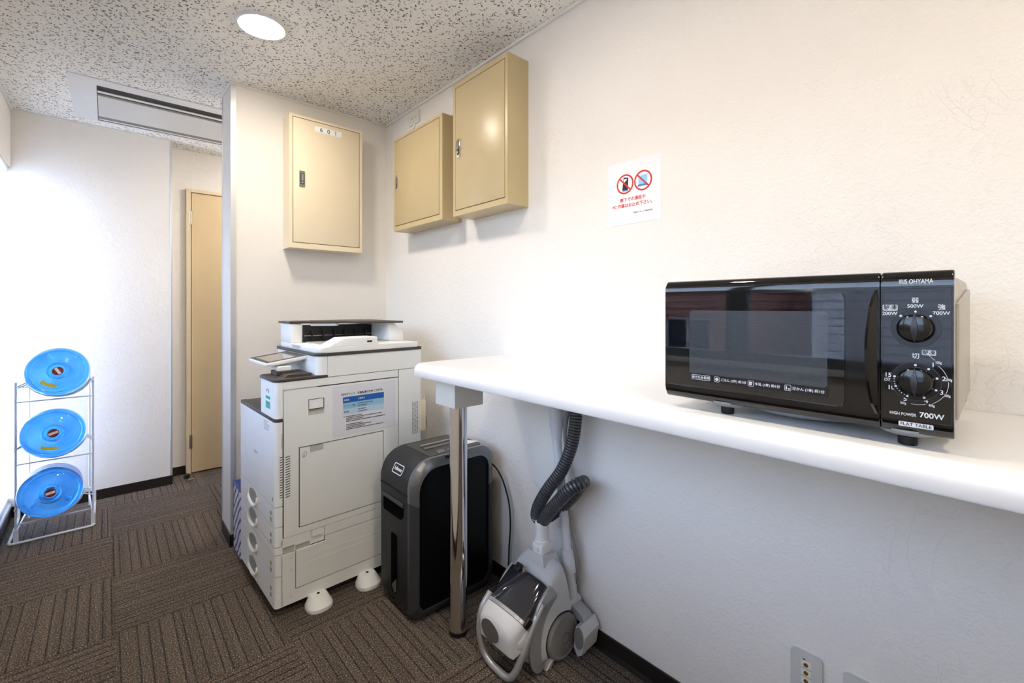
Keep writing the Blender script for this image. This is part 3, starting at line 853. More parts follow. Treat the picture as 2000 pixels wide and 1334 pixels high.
# inner core
g = G().box(0.03, D_ - 0.002, 0.008, V_ - 0.002, 0.047, 0.800)
g.box(0.17, D_ - 0.004, 0.008, 0.205, 0.80, 0.962).box(0.47, D_ - 0.004, 0.205, V_ - 0.004, 0.80, 0.962)
g.build('core', M_CPC, cpr)
G().box(0.03, D_, V_ - 0.008, V_, 0.047, 0.80, 0.001, 1).box(0.22, D_, V_ - 0.006, V_, 0.80, 0.962).build('left_cover', M_CP, cpr)
G().box(D_ - 0.006, D_, 0.0, V_, 0.047, 0.962, 0.001, 1).build('rear_panel', M_CP, cpr)
# right side covers
YS0, YS1 = 0.0, 0.0075
holed(G(), 0.0345, 0.5525, 0.3235, 0.9245, [(0.131, 0.197, 0.808, 0.877), (0.0922, 0.4763, 0.3482, 0.6828)], YS0, YS1).build('side_cover', M_CP, cpr, 20)
G().box(0.030, 0.5525, YS0, YS1, 0.9290, 0.9612, 0.001, 1).build('top_strip', M_CP, cpr)
rc = holed(G(), 0.5568, D_ - 0.0065, 0.3235, 0.9615, [], YS0, YS1).build('rear_cover', M_CP, cpr)
g = G()
for k in range(26):
    for j in range(3):
        g.box(0.630 + j * 0.0125, 0.630 + j * 0.0125 + 0.0085, YS0 - 0.0004, YS0 + 0.0006, 0.636 + k * 0.0062, 0.636 + k * 0.0062 + 0.0024)
o = g.build('vent_slots', M_CPB, rc); o['kind'] = 'stuff'
# latch of the side cover
G().box(0.131, 0.197, YS1 - 0.0005, YS1 + 0.0012, 0.808, 0.877).build('latch_well', M_CPR, cpr)
G().prism([(0.001, 0.8355), (0.001, 0.8745), (0.0068, 0.8745), (0.0068, 0.8385)], 0.1335, 0.1945, 'x', 0.0008, 1).build('latch', M_CPW, cpr)
frame2(0.1318, 0.1962, 0.8335, 0.8765, 0.0014, YS0 - 0.0003, YS0 + 0.003, 0.003).build('latch_edge', M_CPC, cpr)
# bypass tray
bd = holed(G(), 0.0965, 0.472, 0.3525, 0.6785, [(0.137, 0.195, 0.651, 0.6785)], -0.001, 0.0065).build('bypass_tray', M_CP, cpr, 20)
G().box(0.137, 0.195, 0.004, 0.0072, 0.651, 0.6785).build('finger_notch', M_CPR, bd)
g = G().tube([(0.108, -0.0012, 0.640), (0.118, -0.0012, 0.640), (0.123, -0.0012, 0.650), (0.123, -0.0012, 0.660), (0.112, -0.0012, 0.660), (0.112, -0.0012, 0.648)], 0.0007, 6)
g.tube([(0.106, -0.0012, 0.645), (0.111, -0.0012, 0.637), (0.117, -0.0012, 0.644), (0.111, -0.0012, 0.650)], 0.0007, 6, True)
g.build('paper_icon', M_INK, bd)
# vents beside the front edge
g = G()
for k in range(17):
    z = 0.488 + k * 0.0102
    g.prism([(0.0405, z), (0.0585, z + 0.003), (0.0585, z + 0.0062), (0.0405, z + 0.0032)], YS0 - 0.0004, YS0 + 0.0006, 'y')
o = g.build('vent_slots', M_CPB, cpr); o['kind'] = 'stuff'
# lower paper unit, side
holed(G(), 0.030, D_ - 0.0065, 0.047, 0.3195, [(0.139, 0.199, 0.2600, 0.3215), (0.0788, 0.600, 0.0985, 0.2805), (0.024, 0.0765, 0.2555, 0.2865)], YS0, YS1).build('lower_side_cover', M_CP, cpr, 20)
lp = G().box(0.082, 0.5975, YS0, YS1, 0.1020, 0.2570, 0.001, 1).box(0.2015, 0.5975, YS0, YS1, 0.2570, 0.2780).build('lower_side_door', M_CP, cpr)
g = frame2(0.118, 0.56, 0.190, 0.217, 0.001, YS0 - 0.0008, YS0 + 0.0005, 0.001).build('embossed_line', M_CP, lp)
G().box(0.139, 0.199, YS1 - 0.0003, YS1 + 0.0012, 0.260, 0.3215).build('lower_handle_well', M_CPW, cpr)
G().prism([(-0.001, 0.292), (-0.001, 0.3185), (0.0068, 0.3185), (0.0068, 0.296)], 0.147, 0.1945, 'x', 0.001, 1).build('lower_handle', M_CPW, cpr)
G().box(0.030, 0.139, YS1 - 0.0013, YS1 + 0.0012, 0.2572, 0.2865).build('grip_recess', M_CPR, cpr)
for z in (0.235, 0.185, 0.075):
    ring(0.062, z, 0.0048, 0.0008, YS0 - 0.0006, YS0 + 0.0003, 16).build('screw_cap', M_CPR, cpr)
# front: rounded corner column, cover and four drawers
def fpanel(z0, z1, r=0.016):
    return G().prism(rrect(0.0, 0.0295, 0.0, V_, (r, 0.0, 0.0, r * 0.6), 6), z0, z1, 'z')
fc = fpanel(0.4580, 0.800).build('front_cover', M_CPF, cpr)
fr_ = G().prism(rrect(0.0, 0.030, -0.002, V_ + 0.001, (0.016, 0.0, 0.0, 0.01), 6), 0.8, 0.814, 'z', 0.002, 1).build('dark_rim', M_CPD, cpr)
G().box(0.0235, 0.0298, -0.0006, 0.010, 0.690, 0.755, 0.002, 1).build('cover_grip', M_CPR, fc)
g = G()
for k in range(17):
    z = 0.492 + k * 0.0102
    g.box(0.0185, 0.0285, -0.0004, 0.0006, z, z + 0.0032)
o = g.build('vent_slots', M_CPB, fc); o['kind'] = 'stuff'
g = G()
random.seed(3)
for k in range(7):
    y = 0.15
    for j in range(random.randint(4, 7)):
        w = random.uniform(0.005, 0.012); g.box(-0.0005, 0.0004, y - w, y, 0.788 - k * 0.0062, 0.7902 - k * 0.0062); y -= w + 0.003
o = g.build('small_print', mat('grey_print', (150, 158, 160), 0.6), fc); o['kind'] = 'stuff'
G().box(-0.0005, 0.0004, 0.25, 0.30, 0.618, 0.628).build('maker_mark', mat('pale_grey_print', (186, 192, 194), 0.6), fc)
G().box(-0.0005, 0.0004, 0.022, 0.034, 0.478, 0.494).build('small_label', mat('label_greygreen', (150, 168, 150), 0.6), fc)
dz = [(0.3765, 0.4545, 0.412), (0.2955, 0.3730, 0.322), (0.1765, 0.2605, 0.206), (0.0470, 0.1730, 0.104)]
for k, (z0, z1, hz) in enumerate(dz):
    dr = fpanel(z0, z1).build('drawer', M_CPF, cpr)
    hy = 0.315
    pts = ell(hy, hz, 0.066, 0.034, 32)
    pts = [(a, min(b, z1 - 0.001)) for a, b in pts]
    G().prism(pts, -0.0016, 0.0004, 'x').build('handle_well', mat('drawer_well_shade', (150, 152, 148), 0.5), dr)  # flat disc, its grey stands in for shade in the handle hollow
    arcp = [(-0.003, hy + 0.066 * math.cos(R(a)), hz + 0.036 * math.sin(R(a))) for a in range(160, 381, 11)]
    G().tube(arcp, [0.003 + 0.0055 * math.sin(PI * q / (len(arcp) - 1)) for q in range(len(arcp))], 8).build('drawer_handle', M_CPW, dr)
    for q in range(2):
        G().box(-0.0005, 0.0004, 0.040, 0.062, hz - 0.022 + q * 0.026, hz - 0.006 + q * 0.026).build('size_label', mat('label_greygreen', (150, 168, 150), 0.6), dr)
fpanel(0.2640, 0.2920).build('front_strip', M_CPF, cpr)
# output tray and right pillar
G().box(0.030, 0.47, 0.205, V_ - 0.001, 0.800, 0.812, 0.002, 1).build('output_tray', M_CPD, cpr)
G().prism([(0.06, 0.8121), (0.40, 0.8121), (0.40, 0.835), (0.10, 0.816)], 0.26, 0.50, 'y').build('paper_ramp', mat('tray_ramp_grey', (92, 86, 80), 0.5), cpr)
pl = G().prism(rrect(0.002, 0.0300, 0.0, 0.205, (0.016, 0, 0, 0.006), 6), 0.814, 0.9615, 'z').box(0.030, 0.168, 0.0085, 0.205, 0.8, 0.9615).build('front_pillar', M_CPF, cpr)
for z0, z1, mm in ((0.884, 0.896, M_GREEN), (0.845, 0.874, M_GREEN)):
    G().box(0.0012, 0.0024, 0.068, 0.128, z0, z1).build('teal_label', mm, pl)
G().tube([(0.0015, 0.118, 0.912), (0.0015, 0.112, 0.922), (0.0015, 0.098, 0.924), (0.0015, 0.088, 0.917), (0.0015, 0.088, 0.910)], 0.0012, 6).build('energy_mark', M_INK, pl)
G().prism(rrect(-0.003, 0.212, -0.003, 0.208, (0.02, 0.0, 0.0, 0.012), 6), 0.9618, 0.974, 'z', 0.003, 2).build('dark_ledge', M_CPD, cpr)
G().prism([(0.045, 0.974), (0.155, 0.974), (0.155, 0.984), (0.06, 0.984)], 0.03, 0.19, 'y').build('ledge_step', M_CPD, cpr)
# scanner unit
sc_ = G().prism(rrect(0.165, 0.2105, 0.0, V_, (0.028, 0.0, 0.0, 0.02), 7), 0.9635, 1.055, 'z').build('scanner_front', M_CPF, cpr)
G().box(0.2125, D_, 0.0, V_, 0.9635, 1.055, 0.001, 1).build('scanner_body', M_CP, cpr)
G().prism(rrect(0.160, D_ + 0.002, -0.004, V_ + 0.003, (0.032, 0.004, 0.004, 0.022), 7), 1.055, 1.0685, 'z', 0.003, 2).build('scanner_trim', M_CPD, cpr)
# document feeder
df = G().prism(rrect(0.172, 0.668, 0.0, 0.520, (0.03, 0.012, 0.012, 0.02), 6), 1.0685, 1.092, 'z', 0.004, 2).build('document_feeder', M_CPW, cpr)
G().prism(rrect(0.172, 0.228, 0.355, 0.520, (0.012, 0.004, 0.004, 0.015), 4), 1.092, 1.186, 'z', 0.005, 2).build('feeder_end', M_CPW, df)
G().prism([(0.585, 1.092), (0.585, 1.186), (0.612, 1.186), (0.664, 1.140), (0.667, 1.092)], 0.150, 0.520, 'y', 0.003, 2).build('feeder_end', M_CPW, df)
G().box(0.228, 0.585, 0.345, 0.505, 1.092, 1.172).build('feeder_interior', M_CPB, df)
for k in range(6):
    G().box(0.262 + k * 0.056, 0.268 + k * 0.056, 0.332, 0.345, 1.096, 1.150).build('feeder_rib', M_CPB, df)
G().tube([(0.230, 0.338, 1.125), (0.583, 0.338, 1.125)], 0.003, 8).build('feed_shaft', M_STEEL, df)
G().box(0.24, 0.585, 0.15, 0.345, 1.092, 1.096, 0.001, 1).build('exit_tray', mat('exit_tray_grey', (176, 174, 168), 0.5), df)
lid = [(0.165, 0.352), (0.165, 0.520), (0.655, 0.520), (0.640, 0.105), (0.615, 0.095), (0.40, 0.205), (0.285, 0.300), (0.23, 0.345)]
G().prism(lid, 1.186, 1.196, 'z', 0.003, 2).build('document_tray', M_CPD, df)
G().prism([(0.30, 0.36), (0.31, 0.49), (0.60, 0.49), (0.60, 0.20), (0.43, 0.27)], 1.1955, 1.1975, 'z').build('tray_inset', mat('tray_inset_brown', (96, 90, 82), 0.5), df)
G().prism([(0.26, 0.335), (0.36, 0.26), (0.375, 0.275), (0.275, 0.352)], 1.174, 1.186, 'z').build('tray_edge', M_CPW, df)
G().prism([(0.215, 1.092), (0.285, 1.128), (0.445, 1.128), (0.452, 1.092)], 0.004, 0.115, 'y', 0.004, 2).build('paper_stop', M_CPW, df)
G().box(0.395, 0.420, 0.0030, 0.0045, 1.105, 1.112).build('stop_slot', M_CPC, df)
G().box(0.1705, 0.1735, 0.22, 0.33, 1.074, 1.088).build('lift_recess', M_CPR, df)
# operation panel
M_ = Matrix.Translation((0.090, 0.262, 1.036)) @ Matrix.Rotation(R(-7.5), 4, 'Y')
op = G().box(-0.090, 0.090, -0.138, 0.138, -0.012, 0.004, 0.004, 2).xf(M_).build('operation_panel', M_CPW, cpr)
G().box(-0.086, 0.086, -0.134, 0.134, 0.0041, 0.0056, 0.001, 1).xf(M_).build('screen_bezel', M_CPD, op)
G().box(-0.070, 0.070, -0.118, 0.090, 0.0057, 0.0063).xf(M_).build('screen', mat('screen_reflection_beige', (120, 112, 100), 0.12, coat=0.6), op)  # beige holds the reflection of wall and ceiling in the screen
G().box(-0.05, 0.085, -0.10, 0.10, -0.030, -0.011, 0.004, 2).xf(M_).build('panel_back', M_CPW, op)
G().box(0.045, 0.10, 0.115, 0.165, 0.984, 1.012, 0.003, 1).build('panel_arm', M_CPW, op)
G().box(0.035, 0.11, 0.100, 0.180, 0.974, 0.994, 0.003, 1).build('panel_mount', M_CPD, op)
# stabilisers and casters
for k, u in enumerate((0.165, 0.385)):
    rings = []
    for (z, sx, sy, off) in ((0.0, 0.050, 0.050, 0.0), (0.004, 0.053, 0.053, 0.0), (0.018, 0.053, 0.053, 0.0), (0.024, 0.049, 0.049, 0.001), (0.050, 0.036, 0.034, 0.008), (0.054, 0.031, 0.029, 0.009)):
        rings.append([(u + sx * math.copysign(abs(math.cos(2 * PI * i / 28)) ** 0.8, math.cos(2 * PI * i / 28)), -0.025 + off + sy * math.copysign(abs(math.sin(2 * PI * i / 28)) ** 0.8, math.sin(2 * PI * i / 28)), z) for i in range(28)])
    st_ = G().loft(rings).build('stabiliser_foot', M_CPW, cpr)
    G().cyl((u, -0.018, 0.0535), (u, -0.018, 0.0550), 0.006, n=14).build('bolt_hole', M_CPC, st_)
    G().box(u - 0.03, u + 0.03, 0.0, 0.10, 0.030, 0.047).build('stabiliser_arm', M_CPR, st_)
for u in (0.07, 0.60):
    for v in (0.07, 0.47):
        G().cyl((u - 0.012, v, 0.0235), (u + 0.012, v, 0.0235), 0.0235, n=18).build('caster', M_BLACK, cpr)
        G().box(u - 0.018, u + 0.018, v - 0.018, v + 0.018, 0.036, 0.048).build('caster_fork', M_CPC, cpr)

# instruction sheet on the copier side
M_SB1 = mat('sheet_blue', (38, 98, 178), 0.4); M_SB2 = mat('sheet_light_blue', (150, 196, 226), 0.4); M_SB3 = mat('sheet_pale_blue', (188, 214, 232), 0.4)
M_LAM = mat('laminated_white', (226, 227, 234), 0.3)
cs = thing('instruction_sheet', 'laminated contact sheet with a blue table taped to the side of the copier', 'notice', (0.504, 1.994, 0), R(1.677))
G().box(0.233, 0.537, -0.0012, -0.0001, 0.695, 0.918).build('sheet', M_LAM, cs)
def rel(u, w): return (0.233 + 0.304 * u, 0.918 - 0.223 * w)
def srect(u0, u1, w0, w1, m, nm, y=-0.0016):
    a = rel(u0, w0); b = rel(u1, w1); return G().box(a[0], b[0], y, -0.00115, b[1], a[1]).build(nm, m, cs)
srect(0.15, 0.80, 0.235, 0.355, M_SB1, 'table_row'); srect(0.15, 0.80, 0.356, 0.475, M_SB2, 'table_row'); srect(0.15, 0.80, 0.476, 0.590, M_SB3, 'table_row')
p_ = rel(0.45, 0.185); text('天翔オフィス　機器障害発生時 ご連絡先', 0.0115, M_INK, cs, (p_[0], -0.0014, p_[1]), bold=0.02, ext=0.0001, sx=0.95)
p_ = rel(0.165, 0.300); text('機器名', 0.0085, M_PRINT, cs, (p_[0], -0.0018, p_[1]), align='LEFT', ext=0.0001, bold=0.015)
p_ = rel(0.375, 0.300); text('ご連絡先', 0.0085, M_PRINT, cs, (p_[0], -0.0018, p_[1]), align='LEFT', ext=0.0001, bold=0.015)
p_ = rel(0.165, 0.418); text('ネットワーク機器', 0.0075, M_INK, cs, (p_[0], -0.0018, p_[1]), align='LEFT', ext=0.0001, sx=0.9)
p_ = rel(0.165, 0.535); text('複合機', 0.0075, M_INK, cs, (p_[0], -0.0018, p_[1]), align='LEFT', ext=0.0001)
random.seed(11)
def inkline(u0, u1, w, h=0.018):
    g = G(); u = u0
    while u < u1:
        du = random.uniform(0.008, 0.018); a = rel(u, w - h / 2 * random.uniform(0.6, 1)); b = rel(u + du * 0.72, w + h / 2 * random.uniform(0.6, 1))
        g.box(a[0], b[0], -0.0019, -0.0012, b[1], a[1]); u += du
    o = g.build('printed_line', M_INK, cs); o['kind'] = 'stuff'
for a in ((0.375, 0.60, 0.395), (0.375, 0.52, 0.440), (0.375, 0.50, 0.512), (0.375, 0.52, 0.555), (0.16, 0.175, 0.632),
          (0.20, 0.44, 0.630), (0.20, 0.75, 0.662), (0.20, 0.46, 0.694), (0.20, 0.81, 0.726), (0.20, 0.45, 0.790), (0.20, 0.59, 0.822), (0.20, 0.48, 0.854), (0.20, 0.78, 0.886)):
    inkline(*a)

# cream stick hanging at the rear edge of the copier
M_STK = mat('cream_plastic', (228, 214, 182), 0.45)
st = thing('hanging_wand', 'cream plastic wand with a hanging loop on the rear edge of the copier', 'cleaning wand', (0.504, 1.994, 0), R(1.677))
G().prism(rrect(0.672, 0.700, 0.646, 0.800, 0.005), -0.014, -0.001, 'y', 0.003, 2).build('handle', M_STK, st)
G().tube([(0.680, -0.007, 0.798), (0.680, -0.007, 0.822), (0.684, -0.007, 0.830), (0.690, -0.007, 0.830), (0.694, -0.007, 0.822), (0.694, -0.007, 0.798)], 0.003, 8).build('hanging_loop', M_STK, st)
G().tube(spline([(0.700, -0.007, 0.72), (0.708, -0.007, 0.70), (0.711, -0.007, 0.68), (0.706, -0.007, 0.655), (0.699, -0.007, 0.65)], 5), 0.0012, 6).build('cord', M_CPD, st)

# paper packs between copier and partition
def ream_mat():
    t = NT('white_blue_wrapper'); ob = t.obj()
    w = t.node('ShaderNodeTexWave', wave_type='BANDS', bands_direction='DIAGONAL')
    w.inputs['Scale'].default_value = 11.0; w.inputs['Distortion'].default_value = 3.0; w.inputs['Detail'].default_value = 1.0
    t.link(ob, w.inputs['Vector'])
    col = t.mix(t.ramp(w.outputs['Fac'], 0.68, 0.74), C(232, 234, 240), C(44, 62, 150))
    t.pbsdf(Base_Color=col, Roughness=0.4)
    return t.m
M_REAM = ream_mat()
rm = thing('paper_box', 'white and blue paper carton squeezed between copier and partition wall', 'box', (0.500, 2.600, 0))
G().box(0.0, 0.30, 0.0, 0.165, 0.0, 0.335, 0.003, 1).build('carton', M_REAM, rm)
G().box(-0.002, 0.302, -0.002, 0.167, 0.335, 0.350, 0.003, 1).build('lid', mat('carton_lid_blue', (60, 76, 140), 0.5), rm)

# ------------------------------------------------------------------ shredder (front is the narrow side facing -x)
M_SHB = mat('shredder_charcoal', (36, 36, 37), 0.55, grain=0.5, gscale=700)
M_SHK = mat('shredder_black_gloss', (7, 7, 9), 0.30, spec=0.25)
M_SHN = mat('shredder_opening_black', (4, 4, 4), 0.9, spec=0.05)
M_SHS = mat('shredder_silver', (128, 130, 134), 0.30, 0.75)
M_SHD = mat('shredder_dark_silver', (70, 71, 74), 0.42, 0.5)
sh = thing('paper_shredder', 'charcoal paper shredder with silver edge band beside the chrome counter leg', 'shredder', (0.895, 1.590, 0))
SW, SD, SH = 0.425, 0.280, 0.645
prof = [(0.02, 0.012), (SW - 0.02, 0.012), (SW, 0.04), (SW, SH - 0.075)]
def topcurve(x_in, z_in, r, cx, cz, a0, a1, n=8): return [(cx + r * math.cos(R(a0 + (a1 - a0) * k / n)), cz + r * math.sin(R(a0 + (a1 - a0) * k / n))) for k in range(n + 1)]
prof = [(0.03, 0.010), (SW - 0.03, 0.010), (SW, 0.045)] + topcurve(0, 0, 0.075, SW - 0.075, SH - 0.075, 0, 90) + topcurve(0, 0, 0.105, 0.105, SH - 0.105, 90, 180) + [(0.0, 0.045)]
def inset(poly, d):
    n = len(poly); out = []
    cx = sum(p[0] for p in poly) / n; cz = sum(p[1] for p in poly) / n
    w = max(p[0] for p in poly) - min(p[0] for p in poly); h = max(p[1] for p in poly) - min(p[1] for p in poly)
    mx = (max(p[0] for p in poly) + min(p[0] for p in poly)) / 2; mz = (max(p[1] for p in poly) + min(p[1] for p in poly)) / 2
    return [(mx + (x - mx) * (w - 2 * d) / w, mz + (z - mz) * (h - 2 * d) / h) for x, z in poly]
body = G().prism(inset(prof, 0.004), 0.035, SD, 'y', 0.006, 2).build('body', M_SHB, sh, 40)
# silver band running around the near edge (upper part lighter, lower part darker)
outer = prof; inner = inset(prof, 0.034)
def band(z_lo, z_hi, m, nm):
    n = len(outer); g = G()
    def clipz(p, q):   # keep segments inside z range
        return None
    idx = [i for i in range(n)]
    for i in range(n):
        j = (i + 1) % n
        a, b, c, d = outer[i], outer[j], inner[j], inner[i]
        # subdivide long vertical segments
        zs = [a[1], b[1]]
        cuts = [0.0, 1.0]
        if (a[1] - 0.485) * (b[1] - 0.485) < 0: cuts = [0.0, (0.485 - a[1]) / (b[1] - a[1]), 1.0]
        for t0, t1 in zip(cuts, cuts[1:]):
            L = lambda p, q, t: (p[0] + (q[0] - p[0]) * t, p[1] + (q[1] - p[1]) * t)
            A, B, Cc, Dd = L(a, b, t0), L(a, b, t1), L(d, c, t1), L(d, c, t0)
            zm = (A[1] + B[1]) / 2
            if not (z_lo <= zm < z_hi): continue
            # chamfered: outer edge rear (y .035), chamfer to y .012, then inner at y 0.0
            M1 = ((A[0] + Dd[0]) / 2, (A[1] + Dd[1]) / 2); M2 = ((B[0] + Cc[0]) / 2, (B[1] + Cc[1]) / 2)
            r0 = [(A[0], 0.036, A[1]), (A[0], 0.020, A[1]), (M1[0], 0.002, M1[1]), (Dd[0], 0.0, Dd[1]), (Dd[0], 0.036, Dd[1])]
            r1 = [(B[0], 0.036, B[1]), (B[0], 0.020, B[1]), (M2[0], 0.002, M2[1]), (Cc[0], 0.0, Cc[1]), (Cc[0], 0.036, Cc[1])]
            g.loft([r0, r1])
    bmesh.ops.remove_doubles(g.bm, verts=g.bm.verts, dist=0.0002)
    return g.build(nm, m, sh, 40)
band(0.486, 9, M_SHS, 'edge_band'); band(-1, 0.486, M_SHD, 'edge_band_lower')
G().prism(inner, 0.010, 0.036, 'y').build('bin_front', M_SHK, sh)
# narrow side: logo, hand slots
lg = frame2(-0.040, 0.040, -0.020, 0.020, 0.003, -0.0022, 0.0, 0.008)
T_logo = Matrix.Translation((0.0115, 0.133, 0.592)) @ Matrix.Rotation(R(-90), 4, 'Z') @ Matrix.Rotation(R(-28), 4, 'X')
lgo = lg.xf(T_logo).build('logo_frame', M_PRINT, sh)
tx = text('Fellowes', 0.021, M_PRINT, sh, (0, -0.001, 0), name='logo_lettering', bold=0.02, sx=0.78)
tx.data.transform(T_logo)
G().box(0.0005, 0.03, 0.040, SD - 0.001, 0.507, 0.5085).build('head_seam', M_SHK, sh)
# upper grip with silver lip
sl = G().prism(rrect(0.075, 0.250, 0.395, 0.452, (0.03, 0.012, 0.004, 0.004), 4), 0.0015, 0.006, 'x').build('grip_recess', M_SHN, sh)
G().prism([(0.070, 0.452), (0.255, 0.452), (0.255, 0.468), (0.070, 0.468)], -0.003, 0.005, 'x', 0.002, 1).build('grip_lip', M_SHD, sh)
G().prism(rrect(0.130, 0.178, 0.070, 0.318, (0.022, 0.022, 0.008, 0.008), 4), 0.0015, 0.006, 'x').build('bin_window', M_SHN, sh)
G().prism([(0.131, 0.140), (0.131, 0.085), (0.152, 0.072), (0.172, 0.100)], 0.0008, 0.0022, 'x').build('paper_scrap', M_SHS, sh)
# top: control plate, paper slot, buttons
G().prism(rrect(0.115, SW - 0.04, 0.048, SD - 0.014, 0.018), SH - 0.006, SH - 0.0025, 'z', 0.001, 1).build('top_plate', mat('shredder_top_brown', (66, 62, 58), 0.4), sh)
G().box(0.145, SW - 0.10, 0.165, 0.183, SH - 0.0025, SH - 0.0012).build('paper_slot', M_SHK, sh)
G().box(0.145, SW - 0.10, 0.140, 0.163, SH - 0.0025, SH + 0.001, 0.002, 1).build('slot_guide', M_SHS, sh)
G().prism([(0.29, 0.085), (0.40, 0.085), (0.365, 0.135), (0.265, 0.135)], SH - 0.0025, SH - 0.0015, 'z').build('white_label', M_PAPER, sh)
random.seed(5)
g = G(); x = 0.16
while x < 0.36:
    w = random.uniform(0.004, 0.010); g.box(x, x + w, 0.200, 0.210, SH - 0.0025, SH - 0.002); x += w + 0.003
o = g.build('small_print', mat('light_grey_print', (170, 168, 162), 0.6), sh); o['kind'] = 'stuff'
G().lathe([(0.019, 0.0), (0.018, 0.003), (0.0, 0.004)], (0.185, 0.078, SH - 0.003), n=22).build('control_button', M_SHS, sh)
for k in range(5): G().cyl((0.225 + k * 0.014, 0.083, SH - 0.003), (0.225 + k * 0.014, 0.083, SH - 0.001), 0.0026, n=10).build('indicator', M_PRINT, sh)
for k in range(9):
    G().box(0.165 + k * 0.010, 0.169 + k * 0.010, 0.006, 0.030, SH - 0.0135, SH - 0.001).build('vent_slot', M_SHK, sh)
for x in (0.05, SW - 0.05):
    for y in (0.06, SD - 0.05): G().cyl((x, y, 0.0), (x, y, 0.014), 0.018, n=16).build('foot', M_BLACK, sh)
# mains cable
cd = [(SW - 0.005, 0.02, 0.552), (SW + 0.012, -0.005, 0.520), (SW + 0.022, -0.034, 0.470), (SW + 0.030, -0.062, 0.380), (SW + 0.034, -0.066, 0.280), (SW + 0.036, -0.055, 0.180), (SW + 0.040, -0.046, 0.090), (SW + 0.045, -0.030, 0.016)]
G().tube(spline(cd, 6), 0.0036, 8).build('power_cord', M_BLACK, sh)

# ------------------------------------------------------------------ vacuum cleaner standing on its end against the wall
M_VS = mat('vacuum_silver', (176, 178, 180), 0.28, 0.5)
M_VW = mat('vacuum_white_grey', (206, 207, 209), 0.38)
M_VG = mat('vacuum_mid_grey', (128, 126, 124), 0.5)
M_VD = mat('vacuum_dark_grey', (82, 80, 78), 0.5)
M_VH = mat('hose_grey', (92, 92, 94), 0.25, 0.45)
M_VK = mat('vacuum_black', (22, 22, 24), 0.35)
def cup_mat():
    t = NT('smoked_dust_cup')
    p = t.pbsdf(Base_Color=C(46, 48, 56), Roughness=0.08, IOR=1.45, Transmission_Weight=0.25, Coat_Weight=0.6)
    return t.m
M_VC = cup_mat()
vc = thing('vacuum_cleaner', 'silver grey canister vacuum cleaner with ribbed hose standing against the wall', 'vacuum cleaner', (1.16, 1.20, 0))
OX, OY = 1.16, 1.20
VP = [(0.990, 0.148), (1.018, 0.172), (1.062, 0.200), (1.112, 0.236), (1.156, 0.282), (1.196, 0.322), (1.238, 0.335), (1.266, 0.312), (1.283, 0.262), (1.300, 0.195),
      (1.312, 0.125), (1.308, 0.060), (1.280, 0.012), (1.220, 0.004), (1.140, 0.003), (1.092, 0.022), (1.062, 0.062), (1.022, 0.100), (0.993, 0.125)]
VP = [(p.x, p.y) for p in spline([(x, z, 0) for x, z in VP] + [(VP[0][0], VP[0][1], 0)], 3)][:-1]
vcx, vcz = 1.165, 0.165
def vsec(y, k): return [(vcx + (x - vcx) * k - OX, y, vcz + (z - vcz) * k) for x, z in VP]
HW = 0.098
secs = []
for (yy, k) in ((-1.0, 0.70), (-0.97, 0.80), (-0.90, 0.88), (-0.75, 0.945), (-0.5, 0.985), (-0.2, 1.0), (0.2, 1.0), (0.5, 0.985), (0.75, 0.945), (0.9, 0.88), (0.97, 0.80), (1.0, 0.70)):
    secs.append([(x, y, max(z, 0.002)) for x, y, z in vsec(yy * HW, k)])
G().loft(secs).build('body', M_VW, vc, 60)
# dust cup : smoked barrel across the upper front
ax0 = Vector((1.163 - OX, 0, 0.272)); ax1 = Vector((1.056 - OX, 0, 0.197))
def barrel(p0, p1, rad, half, m, nm, n=22, dep=0.055):
    d = (p1 - p0).normalized(); up = Vector((-d.z, 0, d.x));
    if up.z < 0: up = -up
    rings = []
    for (t, k) in ((0.0, 0.985), (0.06, 1.0), (0.94, 1.0), (1.0, 0.985)):
        c = p0.lerp(p1, t); r = []
        for i in range(n):
            a = PI * i / (n - 1)
            r.append(tuple(c + Vector((0, half * k * math.cos(a), 0)) + up * (rad * k * math.sin(a) ** 0.75)))
        r += [tuple(c + Vector((0, -half, 0)) - up * dep), tuple(c + Vector((0, half, 0)) - up * dep)]
        rings.append(r)
    return G().loft(rings).build(nm, m, vc, 40)
barrel(ax0, ax1, 0.040, 0.095, M_VC, 'dust_cup')
barrel(ax1, ax1 + (ax1 - ax0).normalized() * 0.012, 0.043, 0.098, M_VS, 'dust_cup_ring')
dn = (ax1 - ax0).normalized(); un = Vector((-dn.z, 0, dn.x)); un = un if un.z > 0 else -un
M_b = Matrix(((dn.x, 0, un.x, 0), (0, 1, 0, 0), (dn.z, 0, un.z, 0), (0, 0, 0, 1)))
# fittings of the cup : latch and clip
G().box(-0.012, 0.016, 0.020, 0.048, 0.034, 0.050, 0.004, 2).xf(Matrix.Translation(ax0) @ M_b).build('cup_latch', M_VK, vc)
G().box(-0.020, 0.012, -0.103, -0.086, -0.012, 0.016, 0.003, 1).xf(Matrix.Translation(ax1) @ M_b).build('cup_clip', M_VK, vc)
